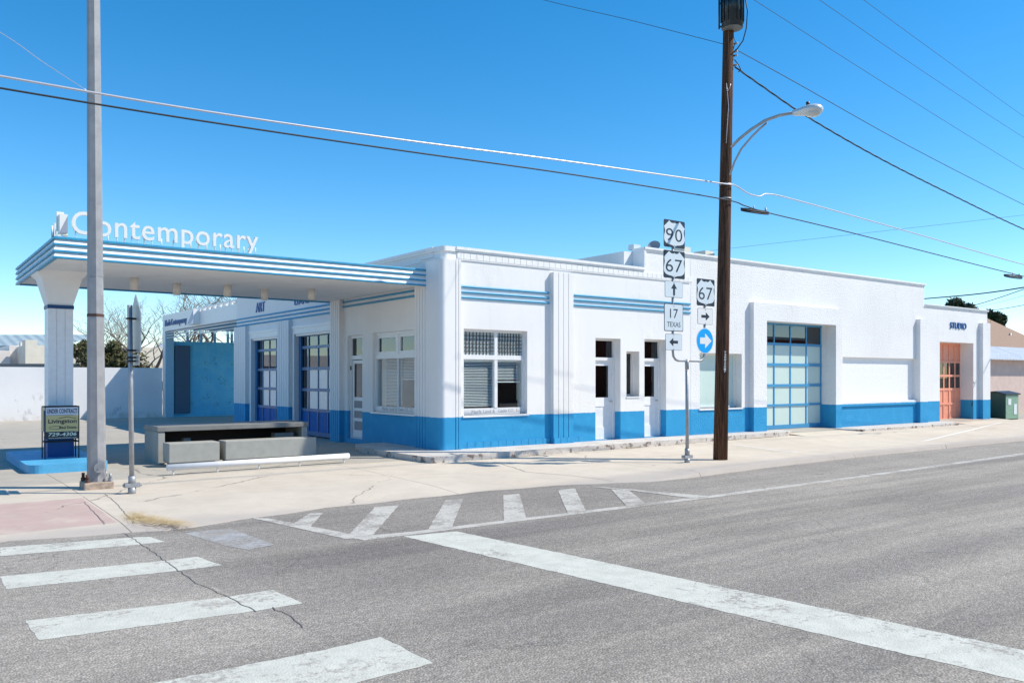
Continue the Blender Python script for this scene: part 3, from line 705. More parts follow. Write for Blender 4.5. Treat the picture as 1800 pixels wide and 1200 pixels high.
# front doors
def front_door(x0, x1, ztop):
    W = MB(); fr_y(W, x0, x1, .20, .34, -.005, ztop, .05, .01); W.box(x0+.05, x1-.05, .19, .34, 1.93, 2.0)
    d = W.build('door', M['frame'], BLD); a, c = x0+.05, x1-.05
    b = MB(); b.box(a, a+.09, .24, .28, .01, 1.93); b.box(c-.13, c, .24, .28, .01, 1.93); b.box(a+.09, c-.13, .24, .28, 1.80, 1.93)
    b.box(a+.09, c-.13, .24, .28, .01, .30); b.box(a+.09, c-.13, .24, .28, .80, 1.02); b.box(a+.09, c-.13, .255, .275, .30, .80)
    b.build('door_leaf', M['frame'], d)
    b = MB(); b.box(a+.09, c-.13, .256, .262, 1.02, 1.80); b.box(a, c, .26, .266, 2.0, ztop-.05); b.build('pane', M['darkglass'], d)
    b = MB(); b.cyl((c-.06, .24, .92), (c-.06, .18, .92), .012); b.cyl((c-.06, .185, .92), (c-.15, .185, .92), .011); b.build('door_handle', M['galv'], d)
front_door(4.31, 5.14, 2.46); front_door(5.97, 6.76, 2.48)
W = MB(); fr_y(W, 5.34, 5.79, .22, .34, 1.04, 2.16, .05); win = W.build('window', M['frame'], BLD)
MB().box(5.39, 5.74, .27, .276, 1.09, 2.11).build('pane', M['darkglass'], win)
MB().box(5.33, 5.80, -.02, .30, 1.01, 1.04).build('window_sill', M['white'], BLD)
W = MB(); fr_y(W, 8.05, 9.81, .20, .34, .68, 2.17, .05); win = W.build('window', M['frame'], BLD)
MB().box(8.10, 9.76, .26, .27, .73, 2.12).build('pane', flat_paint('pale_green_frosted_glass', (.58, .71, .66), .35, .015, 0, 2), win)
MB().box(8.02, 9.84, -.03, .30, .635, .68).build('window_sill', M['white'], BLD)
# blue sectional garage door facing the street
b = MB(); y0, y1 = .34, .40
zs = [-.02, .09, .70, 1.27, 1.89, 2.50, 3.13]
rails = [(-.02, .10), (.655, .72), (1.235, 1.315), (1.855, 1.935), (2.47, 2.545), (3.07, 3.13)]
for z0, z1 in rails: b.box(10.74, 14.18, y0, y1, z0, z1)
cols = [10.74, 10.96, 11.77, 12.57, 13.38, 14.14]
for k, xx in enumerate(cols): b.box(xx-.02 if k else xx, xx+.025 if k < 5 else 14.18, y0+.01, y1-.005, 0, 3.1)
gd = b.build('garage_door', M['doorblue'], BLD); gd['label'] = 'blue sectional garage door with pale frosted panes facing the street'
for k in range(1, 5):
    for r in range(5):
        x0, x1 = cols[k]+.025, cols[k+1]-.02; z0, z1 = rails[r][1], rails[r+1][0]
        MB().box(x0, x1, .37, .376, z0, z1).build('pane', M['mirrorglass'] if r == 4 else M['film'], gd)
# salmon door
b = MB(); b.box(20.93, 23.47, .50, .54, -.12, 2.80)
hz = [-.10, .42, .50, .98, 1.08, 1.48, 1.56, 1.98, 2.08, 2.28, 2.80]
sections = [(-.12, 0.0), (.50, .58), (1.04, 1.12), (1.54, 1.62), (2.06, 2.14), (2.72, 2.80)]
yf = .47
b = MB()
for z0, z1 in sections: b.box(20.93, 23.47, yf, yf+.05, z0, z1)
cs = [20.93+2.54*k/6 for k in range(7)]
for k, xx in enumerate(cs): b.box(max(20.93, xx-.04), min(23.47, xx+.04), yf+.005, yf+.045, -.1, 2.78)
for r in (0, 1, 4): b.box(20.93, 23.47, yf+.03, yf+.045, sections[r][1], sections[r+1][0])
sd = b.build('garage_door', M['salmon'], BLD); sd['label'] = 'salmon pink panelled garage door'
for r in (2, 3):
    for k in range(6): MB().box(cs[k]+.04, cs[k+1]-.04, yf+.02, yf+.026, sections[r][1], sections[r+1][0]).build('pane', M['darkglass'], sd)
b = MB(); b.tube([(23.50,-.0+.06,1.45),(23.50,.02,1.40),(23.52,.0,1.3),(23.5,.03,1.25),(23.49,.05,1.0),(23.50,.02,.7),(23.46,.05,.45)], .018, 6); b.build('hose', M['black'], BLD)
# side garage doors
def side_garage(a0, a1):
    hd = MB(); hd.box(-.03, .30, a0+.08, a1-.08, 2.74, 2.93); hd.box(-.055, .0, a0+.02, a1-.02, 2.90, 2.97); hd.box(-.02, .30, a0, a0+.10, -.1, 2.9); hd.box(-.02, .30, a1-.12, a1, -.1, 2.9)
    hd.box(.02, .30, a0+.14, a1-.16, 2.68, 2.74)
    h = hd.build('door_surround', M['frame'], BLD)
    o0, o1 = a0+.10, a1-.12
    rl = [(-.1, .02), (.57, .65), (1.13, 1.21), (1.72, 1.80), (2.32, 2.40), (2.66, 2.72)]
    b = MB()
    for z0, z1 in rl: b.box(.14, .20, o0, o1, z0, z1)
    n = 4; ys = [o0+(o1-o0)*k/n for k in range(n+1)]
    for k, yy in enumerate(ys): b.box(.145, .195, yy-.02 if k else yy, yy+.02 if k < n else yy, -.05, 2.70)
    b.box(.12, .22, o1-.16, o1, -.1, 2.72)
    g = b.build('garage_door', M['doornavy'], BLD)
    for r in range(5):
        for k in range(n):
            m = M['bluefilm'] if r == 0 else (M['whitereflect'] if r in (1, 2) and k < 3 else M['mirrorglass'])  # white reflection painted on the middle rows
            MB().box(.165, .171, ys[k]+.02, ys[k+1]-.02-(.14 if k == n-1 else 0), rl[r][1], rl[r+1][0]).build('pane', m, g)
side_garage(5.30, 8.05); side_garage(9.06, 11.58)
# lettering fixed to the walls
def wall_sign(txt, o, u, n_, wd, h, label, dep=.03, m=None):
    b = text_mb(txt, o, u, Z_, n_, wd, h, dep, bold=.0)
    ob_ = b.build('wall_lettering', m or M['letterblue']); tag(ob_, label, 'sign'); return ob_
wall_sign('ART', (-.002, 11.02, 3.55), -Y_, (-1,0,0), .76, .30, 'blue capital letters ART above the farther side garage door')
wall_sign('EDUCATION', (-.002, 7.9, 3.56), -Y_, (-1,0,0), 2.1, .30, 'blue capital letters above the nearer side garage door, half hidden by the canopy')
wall_sign('STUDIO', (21.66, -.002, 3.30), X_, (0,-1,0), 1.22, .23, 'blue capital letters STUDIO above the salmon garage door', .03)

# ------------------------------------------------------------ canopy (part of the building)
cx0, cx1, cy0, cy1 = -7.14, 0.0, .48, 5.49
b = MB(); b.box(cx0+.05, cx1, cy0+.05, cy1-.05, 3.485, 3.80); can = b.build('canopy', M['soffit'], BLD)
b = MB()
levels = [3.470, 3.575, 3.685, 3.790]
for i in range(3):
    z0, z1 = levels[i]+.018, levels[i+1]-.018; zm = z0+(z1-z0)*.55
    # two-step cove: upper part set back, lower part sloping forward
    for (q0, q1, o0, o1) in ((z0, zm, -.006, .010), (zm, z1, .022, .028)):
        A = [(cx1, cy0+o0, q0), (cx1, cy0+o1, q1)]
        b.quad((cx1, cy0+o0, q0), (cx0+o0, cy0+o0, q0), (cx0+o1, cy0+o1, q1), (cx1, cy0+o1, q1))
        b.quad((cx0+o0, cy0+o0, q0), (cx0+o0, cy1-o0, q0), (cx0+o1, cy1-o1, q1), (cx0+o1, cy0+o1, q1))
        b.quad((cx0+o0, cy1-o0, q0), (cx1, cy1-o0, q0), (cx1, cy1-o1, q1), (cx0+o1, cy1-o1, q1))
    b.quad((cx1, cy0+.010, zm), (cx0+.010, cy0+.010, zm), (cx0+.022, cy0+.022, zm), (cx1, cy0+.022, zm))
    b.quad((cx0+.010, cy0+.010, zm), (cx0+.010, cy1-.010, zm), (cx0+.022, cy1-.022, zm), (cx0+.022, cy0+.022, zm))
b.build('fascia', M['white'], can)
for z in levels:
    b = MB(); h = .017 if z < 3.78 else .022
    b.box(cx0-.012, cx1, cy0-.012, cy0+.06, z-h, z+h); b.box(cx0-.012, cx0+.06, cy0+.06, cy1+.012, z-h, z+h); b.box(cx0+.06, cx1, cy1-.06, cy1+.012, z-h, z+h)
    b.build('stripe', M['stripe'], can, bevel=.008)
MB().box(cx0+.06, cx1, cy0+.06, cy1-.06, 3.80, 3.812).build('roof_deck', M['concrete_grey'], can)
for px, py in ((236,488),(311,498),(400,501),(465,508),(548,508)):
    q = onZ(px, py, 3.485); b = MB(); b.cyl((q.x,q.y,3.485),(q.x,q.y,3.245),.078, n=20); b.cyl((q.x,q.y,3.2455),(q.x,q.y,3.241),.062, n=20)
    b.build('downlight', M['cream_fix'], can)
# pier with flared head
qy0, qy1 = 2.78, 3.22; qx0, qx1 = onY(84.5, 700, 2.78).x, onY(128.7, 700, 2.78).x
pc = MB(); pc.box(qx0, qx1, qy0, qy1, .88, 2.84)
for (o0, o1) in ((qx0+.10, qx0+.115),): pass
col = pc.build('canopy_pier', M['white'], BLD)
pf = MB(); pw = (qx1-qx0)/3
pf.box(qx0+.0, qx0+pw-.006, qy0-.012, qy0, .88, 2.80); pf.box(qx0+pw+.006, qx0+2*pw-.006, qy0-.012, qy0, .88, 2.80); pf.box(qx0+2*pw+.006, qx1, qy0-.012, qy0, .88, 2.80)
pf.build('flute', M['white'], col)
pc = MB(); pc.box(qx0-.012, qx1+.012, qy0-.025, qy1+.012, 2.80, 2.865); pc.build('band', mat('dark_blue_band', (.01, .06, .17), .5), col)
pc = MB()
def frust(b, r0, z0, r1, z1):
    a = [Vector((r0[0],r0[2],z0)),Vector((r0[1],r0[2],z0)),Vector((r0[1],r0[3],z0)),Vector((r0[0],r0[3],z0))]
    c = [Vector((r1[0],r1[2],z1)),Vector((r1[1],r1[2],z1)),Vector((r1[1],r1[3],z1)),Vector((r1[0],r1[3],z1))]
    b.add(a+c, [(0,1,5,4),(1,2,6,5),(2,3,7,6),(3,0,4,7),(3,2,1,0),(4,5,6,7)])
frust(pc, (qx0, qx1, qy0, qy1), 2.865, (qx0-.13, qx1+.13, qy0-.13, qy1+.13), 3.36)
frust(pc, (qx0-.13, qx1+.13, qy0-.13, qy1+.13), 3.36, (qx0-.24, qx1+.24, qy0-.24, qy1+.24), 3.486)
pc.build('pier_head', M['soffit'], col)
pc = MB(); pc.box(qx0-.012, qx1+.012, qy0-.02, qy1+.012, -.02, .40); pc.box(qx0-.004, qx1+.004, qy0-.01, qy1+.004, .40, .43); pc.box(qx0-.012, qx1+.012, qy0-.02, qy1+.012, .43, .88)
pc.build('pier_base', flat_paint('deep_blue_paint', (.006, .085, .29), .5, .06), col)
# pump island
def rrect(x0, x1, y0, y1, r, n=6):
    return arc(x0+r, y0+r, r, 180, 270, n)+arc(x1-r, y0+r, r, 270, 360, n)+arc(x1-r, y1-r, r, 0, 90, n)+arc(x0+r, y1-r, r, 90, 180, n)
isl = column_prof(rrect(-7.42, -6.15, 1.27, 4.7, .22), -.14, .02).build('pump_island', flat_paint('island_blue_paint', (.09, .40, .66), .5, .08, .2, 6), None, bevel=.02)
tag(isl, 'low rounded light blue kerbed island under the canopy pier', 'pump island')
# open courtyard frame beyond the side garage doors (part of the building)
b = MB(); b.box(0, .25, 20.8, 22.2, -.1, 3.55) if 0 else None
FY = 22.2
b.box(0, .30, FY-.42, FY, -.2, 3.45); b.box(0, .30, 12.88, FY, 3.45, 3.97)
b.box(0, .12, 12.88, FY, 4.06, 4.12)
for k in range(8): yy = 12.95+k*.62; b.box(0, .12, yy, yy+.10, 3.97, 4.06)
b.box(0, .12, 17.8, FY, 3.97, 4.06)
fr_ = b.build('courtyard_frame', M['white'], BLD)
b = MB(); b.box(.002, .34, FY-.425, FY-.421, -.15, 3.44); b.box(.301, .34, FY-.42, FY, -.15, 3.44); b.build('post_lining', M['slot'], fr_)
for z in (3.38, 3.27, 3.16):
    b = MB(); b.cyl((.05, 12.88, z), (.05, FY-.42, z), .022, n=8); b.build('rail', M['white'], fr_)

# rooftop letters -------------------------------------------------
sg = thing('rooftop_sign', 'large cream letters Contemporary standing along the front edge of the canopy', 'sign', (-6.9, .62, 3.82))
xL, xR = onY(125.5, 412, .62).x, onY(453, 434, .62).x
def char_layout(s):
    cu = bpy.data.curves.new('t', 'FONT'); cu.size = 1; cu.space_character = 1.04; res = []
    for i in range(len(s)):
        cu.body = s[:i+1]; ob_ = bpy.data.objects.new('t', cu); C.objects.link(ob_); bpy.context.view_layer.update()
        me = bpy.data.meshes.new_from_object(ob_.evaluated_get(bpy.context.evaluated_depsgraph_get()))
        xmax = max(v.co.x for v in me.vertices); bpy.data.meshes.remove(me)
        cu.body = s[i]; bpy.context.view_layer.update()
        me = bpy.data.meshes.new_from_object(ob_.evaluated_get(bpy.context.evaluated_depsgraph_get()))
        x0 = min(v.co.x for v in me.vertices); x1 = max(v.co.x for v in me.vertices); y0 = min(v.co.y for v in me.vertices); y1 = max(v.co.y for v in me.vertices)
        bpy.data.meshes.remove(me); bpy.data.objects.remove(ob_); res.append((xmax-(x1-x0), xmax, y0, y1))
    bpy.data.curves.remove(cu); return res
def standing_letters(s, org, u, n_, length, capz, parent, depth=.07):
    lay = char_layout(s); a = lay[0][0]; bb = lay[-1][1]; sx = length/(bb-a); sy = capz/(lay[0][3]-lay[0][2])
    for ch, (x0, x1, y0, y1) in zip(s, lay):
        o = Vector(org)+Vector(u)*((x0-a)*sx)+Z_*(y0*sy)
        l = text_mb(ch, o, u, Z_, n_, (x1-x0)*sx, (y1-y0)*sy, depth, bold=.006).build('letter', M['letterwhite'], parent)
        w_ = (x1-x0)*sx
        for t in ((.5,) if w_ < .16 else (.2, .8)):
            b = MB(); q = Vector(org)+Vector(u)*((x0-a)*sx+w_*t)+Vector(n_)*(depth/2)
            b.cyl((q.x, q.y, 3.80), (q.x, q.y, org[2]+.05), .011, n=6); b.build('letter_stand', M['letterwhite'], l)
standing_letters('Contemporary', (xL, .66, 3.90), X_, (0,-1,0), xR-xL, .385, sg)
sg2 = thing('rooftop_sign', 'cream letters Marfa standing along the left end of the canopy, seen edge on', 'sign', (-6.9, 1.8, 3.82))
standing_letters('Marfa', (-6.86, 2.30, 3.90), -Y_, (-1,0,0), 1.30, .36, sg2, .07)
lx0, lx1 = onY(105, 400, .62).x, onY(119, 400, .62).x
lg = MB(); lg.box(lx0, lx1, .62, .80, 3.90, 4.21); lg.box(lx0-.02, lx0+.09, .80, .86, 3.95, 4.27)
logo = tag(lg.build('sign_emblem', M['letterwhite']), 'small cream block emblem standing at the front left corner of the canopy', 'sign')
b = MB(); b.prism([(0, .0), (lx1-lx0, .0), (lx1-lx0, .27)], (lx0, .62, 3.905), X_, Z_, (0,-.006,0))  # grey triangle forming the diagonal of the emblem
b.build('emblem_triangle', mat('emblem_grey', (.33, .34, .40), .5), logo)
# Marfa Contemporary on the courtyard beam
pg = MB()
pg.box(.31, 6.2, 12.9, 21.88, 3.60, 3.65)
for k in range(44): yy = 13.0+k*.2; pg.box(.30, 6.2, yy, yy+.05, 3.52, 3.60)
for k in range(4): pg.box(.5+k*1.7, .58+k*1.7, 12.95, 21.85, 3.651, 3.70)
pg.build('pergola_roof', M['slot'], fr_)
cs1 = thing('wall_sign', 'blue Marfa Contemporary lettering with square striped emblem on the courtyard beam', 'sign', (-.01, 20, 3.6))
text_mb('Marfa Contemporary', (-.004, 21.75, 3.56), -Y_, Z_, (-1,0,0), 3.1, .34, .03).build('lettering', M['letterblue'], cs1)
b = MB(); yA, yB = 17.75, 16.95
b.box(-.24, -.005, yB, yA, 3.50, 4.05); b.build('emblem_box', M['white'], cs1)
b = MB()
for k in (0, 1): b.prism([(.05+.22*k, .03), (.22+.22*k, .03), (.75, .36-.16*k), (.75, .50-.16*k)], (-.241, yA, 3.50), -Y_, Z_, (-.004,0,0))
b.build('emblem_stripe', mat('emblem_stripe_grey', (.40, .47, .62), .5), cs1)

# ------------------------------------------------------------ yard walls
b = MB(); b.box(-60, -.02, 22.2, 22.45, -.3, 1.92); yw = b.build('yard_wall', M['yardwall'])
tag(yw, 'long plain white rendered yard wall behind the forecourt', 'wall')
b = MB(); b.box(.36, 7.0, 21.9, 22.2, -.3, 3.04)
bw = thing('courtyard_wall', 'cracked bright blue painted brick wall inside the white courtyard frame', 'wall', (2.6, 22.0, -.15))
b.build('brickwork', M['bluebrick'], bw)
for px in (330, 354, 378, 401, 408, 425):
    xx = onY(px, 590, 22).x; MB().box(xx-.045, xx+.045, 22.0, 22.08, 3.04, 3.62).build('post', M['slot'], bw)
p0 = onY(307, 607, 21.85); p1 = onY(334, 726, 21.85)
pn = MB().box(p0.x, p1.x, 21.80, 21.88, p1.z, p0.z).build('wall_panel', M['panelgrey']); tag(pn, 'tall dark blue grey panel leaning on the blue brick wall', 'panel')

# ------------------------------------------------------------ forecourt furniture
GF = gz(0, 1)
tb = thing('concrete_table', 'long low grey concrete table with solid end legs on the forecourt', 'table', (-3.8, 2.1, GF))
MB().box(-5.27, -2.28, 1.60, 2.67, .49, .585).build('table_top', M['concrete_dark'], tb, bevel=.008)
MB().box(-5.25, -5.13, 1.62, 2.65, GF-.01, .487).build('leg', M['concrete_grey'], tb, bevel=.006)
MB().box(-2.42, -2.30, 1.62, 2.65, GF-.01, .487).build('leg', M['concrete_grey'], tb, bevel=.006)
MB().box(-5.13, -2.42, 2.5, 2.6, GF-.01, .487).build('black_sheet', mat('table_black', (.03, .03, .03), .7), tb)  # near-black sheet across the back of the space below the top
def bench(x0, x1, label):
    r = thing('concrete_bench', label, 'bench', ((x0+x1)/2, 1.2, GF))
    b = MB(); b.box(x0, x1, .98, 1.41, -.05, .305); b.build('seat', M['concrete_grey'], r, bevel=.012)
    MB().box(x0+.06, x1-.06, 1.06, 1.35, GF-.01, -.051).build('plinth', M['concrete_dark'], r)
bench(-5.22, -4.31, 'short pale concrete block bench at the left end of the concrete table')
bench(-4.20, -2.38, 'long pale concrete block bench in front of the concrete table')
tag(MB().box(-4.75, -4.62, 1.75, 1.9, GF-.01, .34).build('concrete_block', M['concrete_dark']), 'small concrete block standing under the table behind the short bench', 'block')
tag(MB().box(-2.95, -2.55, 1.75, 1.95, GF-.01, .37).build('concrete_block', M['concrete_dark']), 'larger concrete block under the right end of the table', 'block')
pr = thing('wheel_stop', 'long white painted steel pipe rail low on small feet by the forecourt edge', 'wheel stop', (-3.9, -.2, GF))
a = Vector((-5.58, -.29, .005)); c = Vector((-2.20, -.12, .0))
b = MB(); b.cyl(a, c, .055, n=18)
b.build('pipe', M['white'], pr)
for t in (.03, .25, .47, .70, .97):
    q = a.lerp(c, t); MB().cyl((q.x, q.y, -.05), (q.x, q.y, gz(q.x, q.y)-.01), .016, n=8).build('foot', M['white'], pr)
# estate agent sign
es = thing('real_estate_sign', 'tan and black under contract estate agency sign in a black metal frame', 'sign', (-6.8, 1.9, .02))
ey = 2.34; s0 = onY(79, 716, ey); s1 = onY(138.5, 770, ey); ex0, ex1, et, ebm = s0.x, s1.x, s0.z, s1.z
b = MB(); r_ = .011
for x_, y_ in ((ex0, ey), (ex1, ey), (ex0, ey+.34), (ex1, ey+.34)): b.cyl((x_, y_, .02), (x_, y_, et+.02), r_, n=6)
for z_ in (et+.01, .33):
    b.cyl((ex0, ey, z_), (ex1, ey, z_), r_, n=6); b.cyl((ex0, ey, z_), (ex0, ey+.34, z_), r_, n=6); b.cyl((ex1, ey, z_), (ex1, ey+.34, z_), r_, n=6); b.cyl((ex0, ey+.34, z_), (ex1, ey+.34, z_), r_, n=6)
b.build('frame', M['black'], es)
H = et-ebm; W_ = ex1-ex0; zc = et-H*.25; zb = ebm+H*.24
def board(z0, z1, m, name): return MB().box(ex0+.012, ex1-.012, ey-.022, ey-.010, z0, z1).build(name, m, es)
yy = ey-.0225
pA = board(zc+.006, et, M['signlilac'], 'panel'); text_mb('UNDER CONTRACT', (ex0+.03, yy, zc+.035), X_, Z_, (0,-1,0), W_-.06, H*.14, .003, bold=.012).build('lettering', M['signblack'], pA)
pB = board(zb, zc, M['tan'], 'panel'); b = text_mb('Livingston', (ex0+.05, yy, zb+H*.22), X_, Z_, (0,-1,0), W_-.09, H*.17, .003, bold=.02)
text_mb('Real Estate', (ex0+.23, yy, zb+H*.08), X_, Z_, (0,-1,0), W_-.27, H*.09, .003, b, bold=.01)
b.tube([(ex0+.22, yy-.002, zb+H*.41), (ex0+.36, yy-.002, zb+H*.46), (ex1-.05, yy-.002, zb+H*.40)], .004, 4)
b.tube([(ex0+.17+.11*math.cos(t*.5), yy-.002, zb+H*.12+.028*math.sin(t*.5)) for t in range(13)], .003, 4)
b.build('lettering', M['signblack'], pB)
pC = board(ebm, zb-.004, M['signblack'], 'panel'); b = text_mb('729-4306', (ex0+.05, yy, ebm+H*.095), X_, Z_, (0,-1,0), W_-.09, H*.115, .003, bold=.02, shear=.15)
text_mb('www.marfarealestate.com', (ex0+.05, yy, ebm+H*.02), X_, Z_, (0,-1,0), W_-.09, H*.045, .003, b); b.build('lettering', M['cream'], pC)
MB().box(ex0-.022, ex0-.012, ey+.04, ey+.30, zb, et).build('panel', M['tan'], es)

# ------------------------------------------------------------ street poles and signs
def oct_pole(b, p0, p1, r0, r1, n=8, rot=R(22.5)): b.cyl(p0, p1, r0, r1, n, smooth=False, rot=rot)
LP = G(170, 857)
lp = thing('signal_pole', 'tall grey tapered eight sided steel pole at the left of the forecourt', 'pole', LP)
gzl = LP.z; top = onY(164.2, 0, LP.y); top2 = LP + (Vector((top.x, LP.y, top.z))-LP)*1.35
def along(t): return LP.lerp(top2, t)
b = MB(); D = (LP-CAM).dot(DV); s_ = D/F
oct_pole(b, LP+Z_*.10, along(.26)-Z_*0, 15.6*s_, 13.4*s_, rot=R(41)); b.build('pole', M['polegrey'], lp)
b = MB(); oct_pole(b, along(.26), top2, 13.1*s_, 9.2*s_, rot=R(41)); b.build('upper_pole', M['polegrey'], lp)
b = MB(); oct_pole(b, along(.262)-Z_*.02, along(.262)+Z_*.02, 13.9*s_, 13.9*s_, rot=R(41)); b.build('rust_ring', M['rust'], lp)
b = MB(); oct_pole(b, along(.322)-Z_*.012, along(.322)+Z_*.012, 13.3*s_, 13.3*s_, rot=R(41)); b.build('joint_ring', M['polegrey'], lp)
b = MB(); b.box(LP.x-.20, LP.x+.20, LP.y-.20, LP.y+.20, gzl-.02, gzl+.10); b.build('pedestal', M['pedestal'], lp, bevel=.015)
for sx in (-1, 1):
    for sy in (-1, 1):
        q = Vector((LP.x+sx*.155, LP.y+sy*.155, gzl+.10)); b = MB(); b.cyl(q, q+Z_*.05, .035, n=6, smooth=False); b.cyl(q+Z_*.05, q+Z_*.12, .022, n=8); b.build('anchor_bolt', M['rust'] if sx < 0 else M['galv'], lp)
hd = onD(174, 822, D-15*s_); nv = (CAM-hd); nv.z = 0; nv.normalize(); nv = (nv+Vector((0,-.35,0))).normalized()
b = MB(); b.cyl(hd+nv*-.03, hd+nv*.015, .07, n=20); b.cyl(hd+nv*.015, hd+nv*.03, .012, n=8); b.build('hand_hole_cover', M['polegrey'], lp)

# left sign seen edge-on
SP = G(232, 867)
sp = thing('road_sign', 'steel road sign post at the crossing with its plates seen edge on', 'sign', SP)
topz = onY(227, 536, SP.y).z; tx = onY(228, 536, SP.y).x
b = MB(); b.cyl(SP+Z_*.05, (tx, SP.y, topz), .034, n=12); b.build('post', M['galv'], sp)
b = MB(); b.cyl(SP-Z_*.02, SP+Z_*.09, .055, n=12); b.box(SP.x-.10, SP.x+.10, SP.y-.05, SP.y+.05, SP.z+.09, SP.z+.15); b.cyl(SP+Vector((-.12,0,.12)), SP+Vector((.13,0,.12)), .022, n=8); b.cyl(SP+Z_*.14, SP+Z_*.25, .050, n=12); b.build('anchor', M['galv'], sp)
zt = onY(236, 517, SP.y).z; zm = onY(236, 622, SP.y).z; zl = onY(236, 642, SP.y).z; px_ = tx+.075
b = MB(); b.prism([(-.30,zm+.02),(.30,zm+.02),(.30,zt-.28),(0,zt),(-.30,zt-.28)], (px_, SP.y, 0), Y_, Z_, (.012,0,0)); b.build('plate', M['signback'], sp)
b = MB(); b.box(px_, px_+.012, SP.y-.2, SP.y+.2, zl, zm-.01); b.build('plate', M['signback'], sp)
b = MB()
for z_ in (zm+.05, zm-.05, zl+.06, zt-.35): b.box(tx-.045, px_, SP.y-.05, SP.y+.05, z_-.012, z_+.012)
b.build('bracket', M['black'], sp)

# route sign assembly
S2 = G(1208, 813); sy = S2.y
ra = thing('route_sign', 'twin armed steel post carrying highway route shields and arrow plates', 'sign', S2)
def PY(px, py, dy=0): return onY(px, py, sy+dy)
zy = PY(1208, 634).z; xm = PY(1207.5, 640).x
b = MB(); b.cyl(S2+Z_*.1, (xm, sy, zy), .034, n=14); b.build('post', M['galv'], ra)
b = MB(); b.cyl(S2-Z_*.02, S2+Z_*.09, .055, n=12); b.box(S2.x-.11, S2.x+.11, S2.y-.05, S2.y+.05, S2.z+.09, S2.z+.15); b.cyl(S2+Vector((-.13,0,.12)), S2+Vector((.14,0,.12)), .022, n=8); b.cyl(S2+Z_*.14, S2+Z_*.28, .05, n=12); b.build('anchor', M['galv'], ra)
xl = PY(1182.5, 600).x; xr = PY(1238.5, 600).x
b = MB()
b.tube([(xl, sy, PY(1182, 388).z), (xl, sy, zy+.20), (xl+.02, sy, zy+.08), (xl+.08, sy, zy+.02), (xl+.16, sy, zy), (xr-.16, sy, zy), (xr-.08, sy, zy+.02), (xr-.02, sy, zy+.08), (xr, sy, zy+.20), (xr, sy, PY(1240, 492).z)], .024, 10)
b.cyl((xm, sy, zy-.16), (xm, sy, zy+.03), .040, n=12); b.build('yoke', M['galv'], ra)
yp = sy-.034
def rr(w_, h, r, n=4):
    return [(x-w_/2, y-h/2) for x, y in rrect(0, w_, 0, h, r, n)]
SH = []
def shield():
    L = [(-.30,.88),(0,.90)]
    half = [(0,.955),(.10,.90),(.24,.94),(.38,.98),(.52,1.0),(.66,.96)]
    # right half outline, unit square with centre 0, x in 0..1, y in -1..1
    h = [(.0,.86),(.16,.80),(.34,.84),(.50,.97),(.78,.70),(1.0,.50),(.93,.36),(.90,.20),(.93,.0),(.99,-.22),(.99,-.42),(.93,-.60),(.78,-.74),(.55,-.81),(.28,-.84),(.10,-.90),(0,-1.0)]
    return h + [(-x, y) for x, y in reversed(h[1:-1])]
